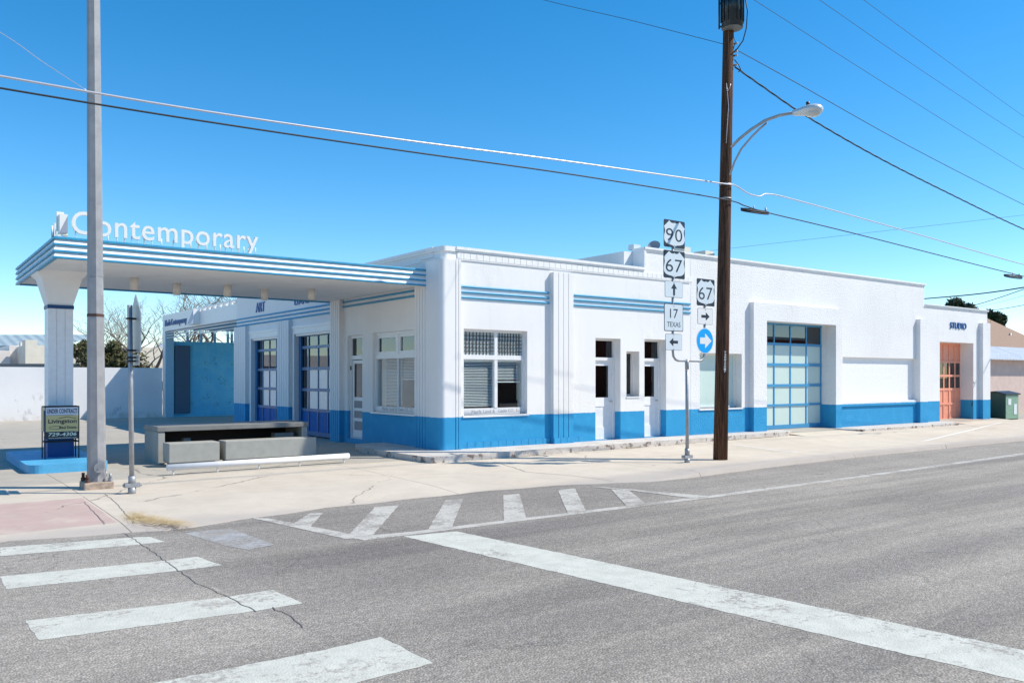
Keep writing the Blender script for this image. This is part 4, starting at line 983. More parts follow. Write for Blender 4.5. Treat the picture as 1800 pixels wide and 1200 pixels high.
def plate(x0p, x1p, y0p, y1p, kind, txt=None, m_bg='signwhite'):
    a = PY(x0p, y0p, -.034); c = PY(x1p, y0p, -.034); d_ = PY(x0p, y1p, -.034)
    w_ = c.x-a.x; h = a.z-d_.z; cx = (a.x+c.x)/2; cz = (a.z+d_.z)/2; o = Vector((cx, yp, cz)); f1 = Vector((0,-.003,0))
    b = MB()
    if kind == 'circle':
        n = 40; r = h/2; b.prism([(r*math.cos(2*math.pi*k/n), r*math.sin(2*math.pi*k/n)) for k in range(n)], o, X_, Z_, (0,-.004,0)); p_ = b.build('plate', M['signwhite2'], ra)
        r *= .95; MB().prism([(r*math.cos(2*math.pi*k/n), r*math.sin(2*math.pi*k/n)) for k in range(n)], o+Vector((0,-.004,0)), X_, Z_, (0,-.002,0)).build('sign_face', M['signblue'], p_)
        A = [(-.62,.26),(.0,.26),(.0,.62),(.80,0),(.0,-.62),(.0,-.26),(-.62,-.26)]
        MB().prism([(x*r, y*r) for x, y in A], o+Vector((0,-.006,0)), X_, Z_, (0,-.002,0)).build('arrow', M['signwhite2'], p_); return
    b.prism(rr(w_, h, .03), o, X_, Z_, (0,-.004,0)); p_ = b.build('plate', M['signblack'], ra)
    o2 = o+Vector((0,-.004,0))
    if kind == 'us':
        b = MB(); b.prism([(x*w_*.492, y*h*.485) for x, y in shield()], o2, X_, Z_, (0,-.002,0)); b.build('shield', M[m_bg], p_)
        o3 = o2+Vector((0,-.002,0)); b = MB(); tw = w_*.34; 
        for k, ch in enumerate(txt): text_mb(ch, o3+X_*(-w_*.40 + k*w_*.43)+Z_*(-h*.27+(.0)), X_, Z_, (0,-1,0), tw, h*.46, .0015, b, bold=-.004)
        b.build('numerals', M['signblack'], p_)
    else:
        e = .028 if kind == 'tx' else .012
        b = MB(); b.prism(rr(w_-e, h-e, .025), o2, X_, Z_, (0,-.002,0)); b.build('sign_face', M[m_bg], p_)
        o3 = o2+Vector((0,-.002,0))
        if kind == 'tx':
            b = MB(); text_mb('17', o3+X_*(-w_*.20)+Z_*(-h*.02), X_, Z_, (0,-1,0), w_*.42, h*.33, .0015, b, bold=0); text_mb('TEXAS', o3+X_*(-w_*.35)+Z_*(-h*.34), X_, Z_, (0,-1,0), w_*.70, h*.18, .0015, b)
            b.build('numerals', M['signblack'], p_)
        else:
            A = [(-.42,.10),(.05,.10),(.05,.30),(.45,0),(.05,-.30),(.05,-.10),(-.42,-.10)]
            s2 = min(w_, h)*.88
            if kind == 'right': P_ = [(x*s2, y*s2) for x, y in A]
            elif kind == 'left': P_ = [(-x*s2, y*s2) for x, y in A]
            else: P_ = [(y*s2, x*s2) for x, y in A]
            MB().prism(P_, o3, X_, Z_, (0,-.0015,0)).build('arrow', M['signblack'], p_)
    b = MB()
    for t in (-1, 1): b.cyl(o+Vector((0,-.008,t*h*.42)), o+Vector((0,-.014,t*h*.42)), .008, n=6)
    b.build('bolt', M['galv'], p_)
plate(1166.5, 1203.5, 384.5, 433, 'us', '90'); plate(1166, 1203.5, 438.5, 487.5, 'us', '67')
plate(1168.5, 1200, 493, 521.5, 'up'); plate(1167.2, 1200.5, 532.5, 581.5, 'tx'); plate(1169.5, 1198.3, 586, 615, 'left')
plate(1224.5, 1255.8, 488.8, 536.5, 'us', '67'); plate(1226, 1252.6, 541, 569.5, 'right', m_bg='signwhite2'); plate(1224, 1253.5, 575.5, 621, 'circle')

# utility pole
UP = G(1266, 808)
up = thing('utility_pole', 'tall dark brown wooden utility pole at the kerb with white vertical number tag', 'pole', UP)
ut = onY(1281.5, 0, UP.y); udir = (Vector((ut.x, UP.y, ut.z))-UP); UT = UP+udir*1.22
def ual(py):
    """point on the pole axis seen at picture row py"""
    lo, hi = 0.0, 1.3
    for _ in range(30):
        m_ = (lo+hi)/2; q = UP+udir*m_; v = q-CAM; yy_ = CY-F*v.z/v.dot(DV)
        if yy_ > py: lo = m_
        else: hi = m_
    return UP+udir*lo
b = MB(); b.tube([UP-Z_*.1, UP+udir*.3, UP+udir*.7, UT], [.145, .132, .115, .098], 18); b.build('shaft', M['wood'], up)
fcv = (CAM-UP); fcv.z = 0; fcv.normalize()
b = MB(); q0 = ual(655); q1 = ual(617); sidev = Vector((-fcv.y, fcv.x, 0))
dirf = (fcv*.84 + sidev*-.0 + X_*.35).normalized() if 0 else (fcv*.9 - sidev*(-.42)).normalized()
nn = 9
for k in range(nn):
    q = q0.lerp(q1, (k+.5)/nn)+dirf*.134; tdir = Vector((-dirf.y, dirf.x, 0))
    b.box(q.x-.004, q.x+.004, q.y-.004, q.y+.004, q.z-.014, q.z-.01); text_mb('710528847'[k], q-tdir*.022-Z_*.02, tdir, Z_, dirf, .044, .040, .006, b, bold=.02)
b.build('number_tag', M['signwhite2'], up)
b = MB(); cl = [ual(255)+fcv*.12, ual(230)+fcv*.13+sidev*.01, ual(190)+fcv*.125+sidev*.03, ual(165)+fcv*.122, ual(150)+fcv*.12-sidev*.02]
b.tube(cl, .006, 5); b.tube([ual(165)+fcv*.13, ual(158)+fcv*.14+sidev*.05, ual(152)+fcv*.13+sidev*.06], .006, 5); b.build('lamp_cable', M['wirelight'], up)
b = MB()
for py in (325, 350):
    q = ual(py); b.cyl(q-Z_*.012, q+Z_*.012, .135, n=16); b.cyl(q+fcv*.12, q+fcv*.17, .018, n=8)
for py in (78, 92, 99, 116): q = ual(py); b.cyl(q+fcv*-.02-sidev*(-.12), q+fcv*.02-sidev*(-.19), .022, n=8)
b.build('band', M['galv'], up)
# transformer (hangs on the pole)
tq = ual(38); tf = thing('transformer', 'dark green ribbed transformer can hanging at the top of the wooden pole', 'transformer', tq)
tc = tq + (fcv*.22 + X_*.10); D_ = (tc-CAM).dot(DV)
tp = CAM + DV*D_ + RV*((1287-CX)/F*D_) + KV*((CY-50)/F*D_)
rad = 18.5*D_/F
b = MB(); b.cyl(tp, tp+Z_*.95, rad, n=24); b.build('tank', M['transformer'], tf)
b = MB(); b.cyl(tp-Z_*.012, tp+Z_*.0, rad*.93, n=24); b.build('tank_bottom', M['trbase'], tf)
b = MB()
for k in range(9):
    a_ = R(-75+k*26); dv_ = (fcv*math.cos(a_)+sidev*math.sin(a_)); q = tp+dv_*(rad+.012); b.cyl(q+Z_*.10, q+Z_*.9, .016, n=8)
b.build('cooling_fin', M['transformer'], tf)
b = MB()
hb = tp - RV*(rad+.05)
b.cyl(hb-Z_*.02, hb+Z_*.6, .018, n=6); b.cyl(hb+Z_*.03, tp+Z_*.03, .02, n=6); b.cyl(hb+Z_*.5, tp+Z_*.5, .02, n=6); b.build('hanger', M['black'], tf)
b = MB(); P = lambda px, py: onD(px, py, D_-.05)
b.tube([P(1309,-8), P(1314,20), P(1312,50), P(1306,72), P(1296,86), P(1284,97)], .012, 6); b.tube([P(1291,105), P(1299,115), P(1302,123), P(1298,127)], .010, 6); b.tube([P(1288,60), P(1293,75), P(1288,90)], .006, 5)
b.build('lead_cable', M['wire'], tf)
# street lamp (arm and head bolted to the pole)
lm = thing('street_lamp', 'cobra head street lamp on a curved steel arm bracketed to the wooden pole', 'street lamp', ual(262))
A0 = ual(261); A0 = A0 + Vector((.10, -.10, 0)); HD = Vector((4.62, -5.62, 0))
def on_line(px, py):
    """point above the line pole -> lamp head seen at px,py"""
    v = ray(px, py); o = Vector((UP.x, UP.y, 0)); d = Vector((HD.x-UP.x, HD.y-UP.y, 0))
    # solve CAM + t v = o + s d (xy)
    det = v.x*(-d.y)+d.x*v.y; t = ((o.x-CAM.x)*(-d.y)+d.x*(o.y-CAM.y))/det
    return CAM+v*t
b = MB(); pts = [on_line(*p) for p in ((1285,259),(1300,244),(1320,228),(1345,212),(1370,203),(1396,198))]
b.tube(pts, .030, 10); b.build('arm', M['galv'], lm)
b = MB(); b.tube([on_line(*p) for p in ((1283,308),(1291,285),(1303,262),(1320,242),(1336,226),(1348,216))], .020, 8); b.build('brace', M['galv'], lm)
h0 = on_line(1394, 199); h1 = on_line(1446, 190); ax = (h1-h0); L_ = ax.length; axn = ax.normalized(); sdv = axn.cross(Z_).normalized(); upv = sdv.cross(axn)
def ellip(b, prof, mi=0, n=18, zoff=0):
    rings = []
    for t, rw, rh, dz in prof: rings.append([h0+axn*(t*L_)+sdv*(rw*math.cos(2*math.pi*k/n))+upv*(rh*math.sin(2*math.pi*k/n)+dz) for k in range(n)])
    vs = sum(rings, []); fs = []
    for i in range(len(rings)-1):
        for k in range(n): fs.append((i*n+k, i*n+(k+1) % n, (i+1)*n+(k+1) % n, (i+1)*n+k))
    b.add(vs, fs, mi, True); b.add(rings[0], [tuple(range(n))], mi); b.add(rings[-1], [tuple(reversed(range(n)))], mi)
b = MB(); ellip(b, [(0,.05,.05,0),(.12,.07,.065,0),(.35,.12,.085,.0),(.6,.17,.10,.0),(.8,.165,.095,.0),(.93,.12,.07,0),(1,.04,.03,0)]); b.build('lamp_head', M['lamphead'], lm)
b = MB(); ellip(b, [(.42,.03,.02,-.06),(.5,.11,.05,-.07),(.68,.145,.065,-.07),(.85,.12,.055,-.065),(.93,.05,.03,-.05)]); b.build('lamp_lens', M['lampglass'], lm)
b = MB(); q = h0+axn*(.5*L_)+upv*.10; b.cyl(q, q+Z_*.06, .035, n=10); b.build('photocell', M['black'], lm)

# ------------------------------------------------------------ cables
random.seed(8)
def cable(pts, r, m, label, name='cable', cat='cable'):
    """pts: list of world points; smooth catmull-rom"""
    out = []
    P_ = [pts[0]]+pts+[pts[-1]]
    for i in range(1, len(P_)-2):
        for k in range(8):
            t = k/8; a_, b_, c_, d_ = P_[i-1], P_[i], P_[i+1], P_[i+2]
            out.append(.5*((2*b_)+(c_-a_)*t+(2*a_-5*b_+4*c_-d_)*t*t+(3*b_-a_-3*c_+d_)*t**3))
    out.append(pts[-1]); o = MB().tube(out, r, 6).build(name, M[m]); tag(o, label, cat, 'overhead cables'); return o
wy = UP.y-.16
def CY_(pts, Y): return [onY(px, py, Y) for px, py in pts]
cable(CY_([(-260,85),(0,134),(350,194),(700,245),(1000,284),(1265,322),(1290,325),(1315,340),(1335,345),(1350,341),(1400,352),(1600,408),(1800,465),(1980,510)], wy), .014, 'wirelight', 'thick bright upper cable crossing the whole picture in front of the wooden pole')
cable(CY_([(-260,108),(0,155),(350,212),(700,264),(1000,306),(1265,349),(1310,362),(1350,374),(1500,410),(1780,481),(1980,528)], wy), .012, 'wire', 'dark lower cable crossing the whole picture just under the bright one')
cable([onD(-200,-60,13.2), onD(0,57,13.4), onD(75,109,13.5), onD(152,159,13.5)], .006, 'wirelight', 'thin line running from upper left down to the grey steel pole')
cable([onD(760,-55,22), onD(955,0,20), onD(1100,34,18.6), onD(1272,78,16.9)], .006, 'wire', 'thin dark line from the top edge down to the wooden pole below the transformer')
cable(CY_([(1293,87), (1400,146), (1600,258), (1800,360), (1950,430)], -3.6), .008, 'wire', 'thin line leaving the wooden pole to the right just above the twisted one')
tw = CY_([(1292,118), (1340,152), (1420,206), (1540,275), (1660,336), (1800,403), (1950,465)], -3.7)
def twist():
    base = []; P_ = [tw[0]]+tw+[tw[-1]]
    for i in range(1, len(P_)-2):
        for k in range(30):
            t = k/30; a_, b_, c_, d_ = P_[i-1], P_[i], P_[i+1], P_[i+2]
            base.append(.5*((2*b_)+(c_-a_)*t+(2*a_-5*b_+4*c_-d_)*t*t+(3*b_-a_-3*c_+d_)*t**3))
    b = MB()
    for ph in (0, 2.1, 4.2):
        acc = 0; pts = []
        for i, p_ in enumerate(base):
            if i: acc += (p_-base[i-1]).length
            d = (base[min(i+1, len(base)-1)]-base[max(i-1, 0)]).normalized(); u = d.cross(Z_).normalized(); v = u.cross(d)
            pts.append(p_+u*(.011*math.cos(acc*5+ph))+v*(.011*math.sin(acc*5+ph)))
        b.tube(pts, .0085, 5)
    return b
tag(twist().build('cable', M['wire']), 'twisted dark service cable falling to the right behind the lamp head', 'cable', 'overhead cables')
cable([onD(1250,-45,26), onD(1325,0,28), onD(1560,150,36), onD(1800,298,48), onD(1900,350,54)], .009, 'wire', 'lowest of three thin lines crossing the top right corner')
cable([onD(1380,-40,30), onD(1440,0,32), onD(1620,124,40), onD(1800,242,50), onD(1900,300,56)], .009, 'wire', 'middle of three thin lines crossing the top right corner')
cable([onD(1460,-48,34), onD(1518,0,36), onD(1660,104,43), onD(1800,205,52), onD(1900,270,58)], .009, 'wire', 'uppermost of three thin lines crossing the top right corner')
cable([onD(1560,531,42), onD(1625,525,40), onD(1715,517,37), onD(1800,505,34), onD(1950,478,30)], .028, 'wire', 'thickest black cable low at the right behind the studio roof')
cable([onD(1640,556,50), onD(1725,533,45), onD(1800,508,40), onD(1900,470,36)], .018, 'wire', 'dark cable crossing the thick black one at the right edge')
cable([onD(1640,560,55), onD(1740,546,50), onD(1800,536,45), onD(1900,516,40)], .016, 'wire', 'lowest dark cable at the right edge above the brown roof')
cable([onD(1690,545,60), onD(1760,530,55), onD(1800,519,50), onD(1900,490,45)], .009, 'wire', 'thin dark line between the dark cables at the right edge')
cable([onD(1180,450,60), onD(1280,437,60), onD(1500,412,60), onD(1800,378,60), onD(1950,358,60)], .010, 'wire', 'faint thin line far behind rising to the right edge')
# splice loops hung on the lower cable
def loop_(px, py, wpx, label):
    q = onY(px, py, wy); o = thing('cable_loop', label, 'cable loop', q, 'cable storage loops'); w2 = (onY(px+wpx/2, py, wy).x-q.x); b = MB(); pts = []
    for k in range(25):
        a_ = 2*math.pi*k/24; pts.append(q+X_*(w2*math.cos(a_))+Y_*(.16*math.sin(a_))+Z_*(.06*math.sin(a_+.3)))
    b.tube(pts, .018, 6, caps=False); b.tube([p_-Z_*.035 for p_ in pts], .014, 6, caps=False); b.build('loop', M['wire'], o)
    b = MB(); b.cyl(q+X_*w2*.9-Z_*.02, q+X_*w2*.9+Z_*.10, .02, n=8); b.cyl(q-X_*w2*.1, q-X_*w2*.1+Z_*.10, .012, n=8); b.build('clamp', M['galv'], o)
loop_(1327, 370, 42, 'black coiled cable loop hanging just right of the wooden pole'); loop_(1781, 485, 24, 'small black cable loop hanging at the far right edge')

# ------------------------------------------------------------ things on the roof
fl = thing('floodlight', 'small silver floodlight on the stepped parapet beside the dish', 'light', (5.75, .6, 4.3))
q = onY(1115, 436, .5)
b = MB(); b.box(q.x-.12, q.x+.12, .40, .60, q.z-.05, q.z+.08); b.build('lamp_housing', M['lamphead'], fl); b = MB(); b.cyl((q.x+.1, .5, q.z), (q.x+.35, .5, 4.5), .015, n=6); b.build('arm', M['galv'], fl)
q = onY(1115, 452, .9); vb = MB().box(q.x-.10, q.x+.15, .8, 1.1, 3.85, q.z+.12).build('roof_vent', M['cream_wall']); tag(vb, 'small tan roof box under the floodlight', 'vent')
q = onY(1150, 432, 1.6); ds = thing('satellite_dish', 'grey satellite dish peeking over the higher parapet', 'dish', (q.x, 1.6, 4.35))
b = MB(); rings = []; n = 20; c0 = Vector((q.x, 1.6, q.z-.03)); ax_ = Vector((-.75, -.45, .5)).normalized(); u_ = ax_.cross(Z_).normalized(); v_ = u_.cross(ax_)
for rr_, dd in ((.02, 0), (.08, .01), (.13, .03), (.18, .05)): rings.append([c0+ax_*dd+u_*(rr_*math.cos(2*math.pi*k/n))+v_*(rr_*math.sin(2*math.pi*k/n)) for k in range(n)])
fs = []
for i in range(3):
    for k in range(n): fs.append((i*n+k, i*n+(k+1) % n, (i+1)*n+(k+1) % n, (i+1)*n+k))
b.add(sum(rings, []), fs, 0, True); b.add(rings[0], [tuple(range(n))]); b.build('reflector', mat('dish_grey', (.30, .31, .33), .5), ds)
b = MB(); b.cyl((q.x+.05, 1.65, 4.30), c0, .025, n=8); b.build('mast', M['galv'], ds)
for (x0p, x1p, yt, Yd, lab) in ((1203,1214,433.5,2.0,'small white roof box just right of the 67 shield'), (1240,1254,440,3.0,'pale evaporative cooler box on the roof left of the wooden pole')):
    a_ = onY(x0p, yt, Yd); c_ = onY(x1p, yt, Yd); t = MB().box(a_.x, c_.x, Yd, Yd+.5, 4.34, a_.z).build('roof_vent', M['cream_wall']); tag(t, lab, 'vent')
a_ = onY(1228, 443, 2.4); dk = MB(); dk.prism([(0,0),(.75,0),(.75,.20),(.0,.02)], (a_.x, 2.4, a_.z-.17), X_, Z_, (0,.4,0)); dk.box(a_.x, a_.x+.7, 2.42, 2.78, 4.34, a_.z-.17)
tag(dk.build('roof_vent', mat('vent_dark', (.18, .18, .18), .6)), 'dark sloping roof vent beside the pale cooler box', 'vent')

# ------------------------------------------------------------ dumpster and things at the right end
du = thing('dumpster', 'green steel dumpster with sloping lid standing past the end of the building', 'dumpster', (25.9, .3, -.17))
gz_ = -.17
b = MB(); poly = [(0, 0), (1.75, 0), (1.75, .86), (.35, 1.06), (0, .98)]
b.prism([(p_[0], p_[1]+.06) for p_ in poly], (25.3, -.35, gz_), Y_, Z_, (1.15, 0, 0)); b.build('body', flat_paint('shaded_green_enamel', (.012, .035, .026), .45, .1), du)  # shade of the side face put into a darker green
b = MB(); b.box(25.33, 26.42, -.365, -.35, gz_+.08, gz_+1.0); b.build('sunlit_front', flat_paint('sunlit_green_enamel', (.20, .34, .24), .5, .12), du)  # sunlit copy of the body green laid over the front face
b = MB(); b.prism([(-.06, 1.06), (.36, 1.16), (1.80, .94), (1.80, .90), (.36, 1.11), (-.06, 1.01)], (25.24, -.35, gz_), Y_, Z_, (1.28, 0, 0)); b.build('lid', M['black'], du)
MB().box(25.5, 25.75, -.38, -.366, gz_+.62, gz_+.86).build('sticker', M['signwhite'], du); MB().box(26.0, 26.25, -.38, -.366, gz_+.25, gz_+.65).build('sticker', M['signwhite'], du)
b = MB(); b.box(26.45, 26.5, -.3, 1.2, gz_+.55, gz_+.70); b.cyl((26.4, -.30, gz_), (26.4, -.30, gz_+.08), .05); b.build('lift_pocket', M['black'], du)
sh = thing('shed', 'pale pink rendered shed with white corrugated roof at the right edge', 'shed', (31, 4, -.2))
b = MB(); b.box(26.9, 44, 2.6, 7.0, -.3, 2.35); b.build('wall', M['pink'], sh)
b = MB(); b.prism([(0, 2.32), (0, 2.36), (3.0, 3.15), (6.0, 2.4), (6.0, 2.32)], (26.7, 2.2, 0), Y_, Z_, (17.6, 0, 0)); b.build('roof', M['tinroof'], sh)
b = MB(); a_ = onY(1760, 690, 2.55); 
b.cyl((30.0, 2.55, 1.05), (30.0, 2.55, .1), .03); b.cyl((30, 2.55, 1.05), (27.7, 2.55, 1.05), .03); b.cyl((27.7, 2.55, 1.05), (27.7, 2.55, .6), .03); b.build('pipe', M['rust'], sh)
def XD_(px, D): return Vector(CAM+DV*D+RV*((px-CX)/F*D))
hs = thing('house', 'house with brown shingled hip roof behind the pink shed', 'house', (45, 14, -.2))
pa = XD_(1650, 48); b = MB(); b.prism([(0,0),(6.6,0),(6.6,3.2),(0,3.2)], Vector((pa.x, pa.y, -.3))+DV*10, RV, Z_, -DV*9.5); b.build('wall', M['pink'], hs)
b = MB(); e0 = onD(1640,612,46); e1 = onD(1862,612,50); e1.z = e0.z; e2 = e1+DV*14; e3 = e0+DV*14; r1_ = onD(1655,549,54); r2_ = onD(1712,556,54); r2_.z = r1_.z
b.add([e0, e1, e2, e3, r1_, r2_], [(0,1,5,4),(1,2,5),(2,3,4,5),(3,0,4),(3,2,1,0)]); b.build('roof', M['brownroof'], hs)
vp = onD(1776, 590, 51); MB().cyl(vp-Z_*.6, vp+Z_*.15, .06).build('vent_pipe', M['galv'], hs)

# ------------------------------------------------------------ left background
h1_ = thing('adobe_house', 'white and cream adobe house with green metal roof beyond the yard wall', 'house', (-12, 34, -.2))
def XD(px, D): v = CAM+DV*D+RV*((px-CX)/F*D); return v
b = MB()
def box_along(b, pa, pb, D, py0, py1, depth, mi=0):
    A_ = XD(pa, D); B_ = XD(pb, D); z1 = 1.5+(CY-py0)/F*D; z0 = 1.5+(CY-py1)/F*D
    o = Vector((A_.x, A_.y, z0)); b.prism([(0,0),((B_-A_).length,0),((B_-A_).length,z1-z0),(0,z1-z0)], o+DV*depth, RV, Z_, -DV*depth, mi)
def zb_(py, D): return 1.5+(CY-py)/F*D
p_ = XD(18, 42); b.box(p_.x-16, p_.x, p_.y, p_.y+8, -.3, zb_(616, 42)); b.box(p_.x, p_.x+1.4, p_.y+.4, p_.y+8, -.3, zb_(606, 42)); p_ = XD(36, 41.5); b.box(p_.x, p_.x+.3, p_.y, p_.y+.5, -.3, zb_(601, 41.5)); b.build('wall', M['adobe'], h1_)
b = MB(); p_ = XD(45, 40); b.box(p_.x, p_.x+7, p_.y, p_.y+5, -.3, zb_(606, 40)); b.box(p_.x-.01, p_.x+.5, p_.y-.01, p_.y+1.2, -.3, zb_(597, 40)); b.build('garden_wall', M['cream_wall'], h1_)
b = MB(); A_ = XD(-90, 50); B_ = XD(110, 50); za = 1.5+(CY-607)/F*50; zb2 = 1.5+(CY-588)/F*55
b.add([Vector((A_.x,A_.y,za)), Vector((B_.x,B_.y,za)), Vector((B_.x,B_.y,zb2))+DV*5, Vector((A_.x,A_.y,zb2))+DV*5, Vector((A_.x,A_.y,za-3)), Vector((B_.x,B_.y,za-3))], [(0,1,2,3),(4,5,1,0)]); b.build('roof', M['greenroof'], h1_)
fb = MB(); box_along(fb, -120, 140, 37, 639, 652, .12); o = fb.build('chain_fence', mat('weathered_fence', (.30, .27, .24), .9)); tag(o, 'low weathered fence top showing just above the white yard wall', 'fence')
h2_ = thing('tin_roof_house', 'pale house with light roof behind the bare branches', 'house', XD(262, 48))
b = MB(); box_along(b, 238, 470, 48, 634, 690, 5); b.build('wall', M['cream_wall'], h2_); b = MB(); A_ = XD(232, 47.5); B_ = XD(480, 47.5); za = 1.5+(CY-633)/F*47.5; zb2 = 1.5+(CY-602)/F*51
b.add([Vector((A_.x,A_.y,za)), Vector((B_.x,B_.y,za)), Vector((B_.x,B_.y,zb2))+DV*4, Vector((A_.x,A_.y,zb2))+DV*4], [(0,1,2,3)]); b.build('roof', M['tinroof'], h2_)

# ------------------------------------------------------------ trees
def bare_tree(base, height, spread, sd, label, r0=.2, levels=6, lean=(0,0)):
    rnd = random.Random(sd); t = thing('bare_tree', label, 'tree', base, 'bare winter trees'); tr = MB(); cr = MB()
    def seg(p, d, L, r, lv):
        n = 3; pts = [p]; q = p.copy(); dd = d.copy()
        for i in range(n):
            dd = (dd+Vector((rnd.uniform(-1,1), rnd.uniform(-1,1), rnd.uniform(-.5,.9)))*(.16 if lv < 2 else .26)).normalized(); q = q+dd*(L/n); pts.append(q.copy())
        rr_ = [r*(1-.35*i/n) for i in range(n+1)]
        (tr if lv < 1 else cr).tube(pts, rr_, 6 if lv < 2 else (4 if lv < 4 else 3), caps=False)
        if lv >= levels: return
        k = 3 if lv in (0,) else rnd.choice((2, 3, 3))
        for j in range(k):
            a = rnd.uniform(0, 2*math.pi); side_ = Vector((math.cos(a), math.sin(a), rnd.uniform(-.25, .5)))
            nd = (dd*rnd.uniform(.6, 1.1)+side_*spread*rnd.uniform(.5, 1.0)).normalized()
            st = pts[-1] if j < 2 else pts[rnd.choice((1, 2))]
            seg(st, nd, L*rnd.uniform(.66, .86), r*rnd.uniform(.48, .64), lv+1)
    seg(Vector(base), Vector((lean[0], lean[1], 1)).normalized(), height*.26, r0, 0)
    tr.build('trunk', M['bark'], t); cr.build('crown', M['bark'], t)
def TP(px, D, z=-.3): v = XD(px, D); v.z = z; return v
bare_tree(TP(372, 40), 7.4, .95, 11, 'large pale bare tree rising behind the blue brick wall', .22, 7)
bare_tree(TP(262, 39), 6.9, 1.0, 23, 'spreading bare tree just left of the white courtyard frame', .16, 7)
bare_tree(TP(205, 42), 6.8, .95, 37, 'smaller bare tree rising behind the dark juniper bushes', .11, 7)
bare_tree(TP(440, 43), 8.2, .9, 51, 'bare tree showing above the canopy behind the last sign letters', .17, 7)
def bushy(base, rx, ry, rz, zc, n, m, name, label, leafs, sd, trunk_h, cat='tree', group=None):
    rnd = random.Random(sd); t = thing(name, label, cat, base, group); b = MB(); base = Vector(base)
    clumps = []
    for _ in range(26):
        a = rnd.uniform(0, 2*math.pi); c_ = rnd.uniform(-1, 1); s__ = math.sqrt(1-c_*c_); rr_ = rnd.uniform(.45, .95)
        clumps.append((Vector((math.cos(a)*s__*rx*rr_, math.sin(a)*s__*ry*rr_, c_*rz*rr_)), rnd.uniform(.22, .42)*min(rx, rz)))
    for _ in range(n):
        c_, cr_ = rnd.choice(clumps); d = Vector((rnd.gauss(0,1), rnd.gauss(0,1), rnd.gauss(0,1))).normalized()
        p_ = base+Z_*zc+c_+d*cr_*rnd.uniform(.55, 1.08); u = Vector((rnd.gauss(0,1), rnd.gauss(0,1), rnd.gauss(0,1))).normalized(); v = u.cross(d+Vector((.01,.02,.03))).normalized(); s2 = leafs*rnd.uniform(.5, 1.2)
        b.add([p_-u*s2-v*s2*.35, p_+u*s2*.2-v*s2*.5, p_+u*s2*1.4, p_+u*s2*.1+v*s2*.5], [(0,1,2,3)])
    b.build('crown', m, t)
    tb_ = MB(); tb_.tube([base, base+Z_*trunk_h*.6+Vector((.1,.05,0)), base+Z_*trunk_h], [.16, .12, .08], 8)
    for k in range(5):
        c_ = clumps[k][0]; tb_.tube([base+Z_*trunk_h*.7, base+Z_*zc+c_*.5, base+Z_*zc+c_], [.07, .05, .02], 6)
    tb_.build('trunk', M['bark'], t)
bushy(TP(150, 36), 1.15, 1.0, 1.6, 1.9, 9000, M['juniper'], 'juniper_bush', 'dark juniper between the canopy pier and the grey pole', .075, 1, 1.8, 'bush', 'junipers behind the yard wall')
bushy(TP(203, 36.5), 1.4, 1.0, 1.55, 1.85, 12000, M['juniper'], 'juniper_bush', 'dark juniper just right of the grey steel pole', .075, 2, 1.8, 'bush', 'junipers behind the yard wall')
bushy(TP(252, 37), .9, .9, .8, 1.5, 3000, M['juniper'], 'juniper_bush', 'low thin juniper between the sign post and courtyard frame', .07, 3, 1.4, 'bush', 'junipers behind the yard wall')
bushy(TP(1692, 62), 1.7, 1.7, 2.2, 5.6, 9000, M['pine'], 'evergreen_tree', 'dark evergreen tree top rising over the studio roof', .16, 5, 5, 'tree', 'evergreens behind the studio')
bushy(TP(1748, 72), .85, .85, 1.0, 6.6, 5000, M['pine'], 'evergreen_tree', 'smaller dark evergreen just past the right end of the building', .16, 6, 6.2, 'tree', 'evergreens behind the studio')
# dry vine twigs by the dumpster
rnd = random.Random(3); b = MB(); t0 = Vector((28.0, 2.3, -.2))
for k in range(26):
    p_ = t0+Vector((rnd.uniform(-.9, 1.6), rnd.uniform(-.3, .2), 0)); pts = [p_]; d = Vector((rnd.uniform(-.3,.3), 0, 1))
    for i in range(6): d = (d+Vector((rnd.uniform(-.5,.5), rnd.uniform(-.2,.2), rnd.uniform(-.2,.3)))).normalized(); pts.append(pts[-1]+d*rnd.uniform(.2, .38))
    b.tube(pts, [.014-.0018*i for i in range(7)], 4)
tag(b.build('dry_shrub', M['bark']), 'leafless brown shrub climbing against the pink shed', 'shrub')

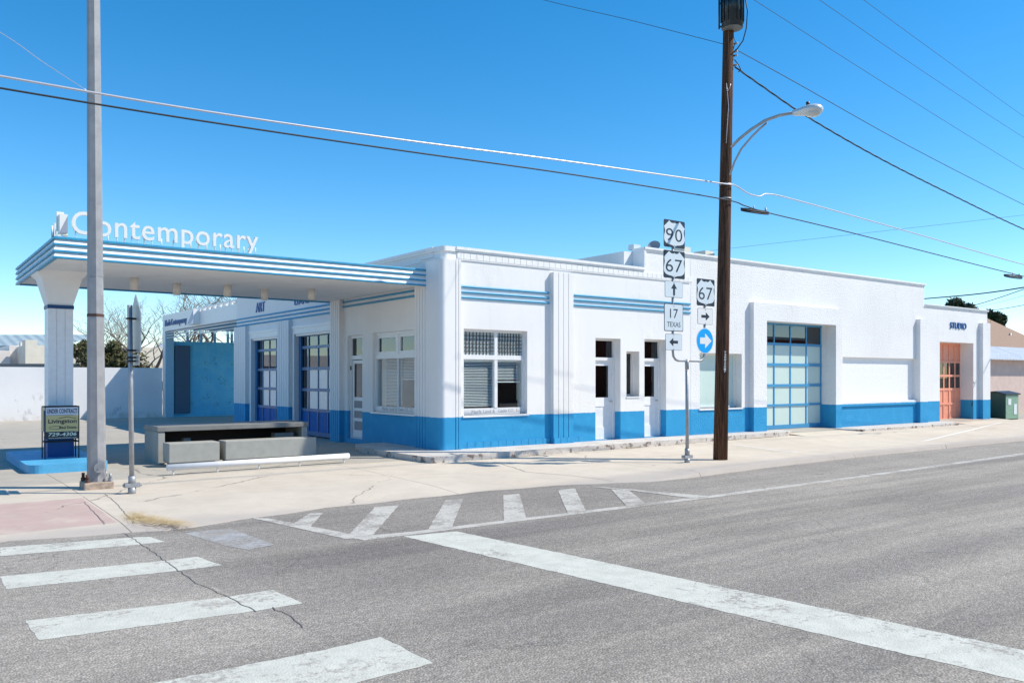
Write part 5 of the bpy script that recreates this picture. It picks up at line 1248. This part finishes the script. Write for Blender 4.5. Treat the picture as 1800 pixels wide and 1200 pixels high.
# straw swept against the kerb and weeds at the step
rnd = random.Random(9); b = MB()
for _ in range(1500):
    t = rnd.random(); px = 232+95*t**1.5+rnd.gauss(0, 11); py = 908+13*t+rnd.gauss(0, 5)*(1-.5*t)
    p_ = G(px, py); a = rnd.gauss(.2, .8); L_ = rnd.uniform(.012, .045); d = Vector((math.cos(a), math.sin(a), rnd.uniform(-.2,.3)))*L_; sd_ = Vector((-d.y, d.x, 0)).normalized()*.0018; p_.z = max(p_.z, ROADZ)+rnd.uniform(.004, .022)
    b.add([p_-d-sd_, p_+d-sd_, p_+d+sd_, p_-d+sd_], [(0,1,2,3)])
o = b.build('straw', M['straw']); o['kind'] = 'stuff'; o['label'] = 'loose yellow straw lying against the kerb corner'; o['category'] = 'straw'
b = MB()
for _ in range(1500):
    xx = rnd.choice((rnd.gauss(6.3, .35), rnd.gauss(8.3, .8), rnd.gauss(9.6, .4), rnd.gauss(1.2, .4), rnd.uniform(14.5, 20), rnd.gauss(4.6,.2))); yf_ = (-1.22+.045*(xx+1) if xx < 12 else -.95)-rnd.uniform(0, .07)
    p_ = Vector((xx, yf_, gz(xx, yf_))); a = rnd.uniform(0, 6.28); d = Vector((math.cos(a)*.6, math.sin(a)*.6, rnd.uniform(.2, 1)))*rnd.uniform(.015, .05); sd_ = Vector((-math.sin(a), math.cos(a), 0))*.003
    b.add([p_-sd_, p_+sd_, p_+d], [(0,1,2)])
o = b.build('weeds', mat('dry_weed', (.38, .30, .15), .9)); o['kind'] = 'stuff'; o['label'] = 'dry weeds and debris along the foot of the step'; o['category'] = 'weeds'

# ------------------------------------------------------------ across the side street (seen only in the window reflections)
ac = thing('reflected_building', 'plain white rendered building across the side street', 'building', (-34, 16, -.2))
MB().box(-46, -27, 4, 26, -.3, 4.2).build('wall', M['adobe'], ac); MB().box(-46.1, -26.9, 3.9, 26.1, 4.2, 4.4).build('parapet', M['white'], ac)
ac = thing('reflected_building', 'low red brick building across the side street', 'building', (-34, 38, -.2))
MB().box(-46, -29, 28, 48, -.3, 3.0).build('wall', M['brick'], ac); MB().box(-46.1, -28.9, 27.9, 48.1, 3.0, 3.2).build('parapet', M['adobe'], ac)

ac = thing('reflected_building', 'long dull red brick building added unseen across the main street to darken reflections', 'building', (10, -36, -.2))  # added out of view to keep the bright horizon out of the glass
MB().box(-50, 90, -44, -34, -.3, 5.2).build('wall', M['brick'], ac); MB().box(-50.1, 90.1, -44.1, -33.9, 5.2, 5.45).build('parapet', M['adobe'], ac)
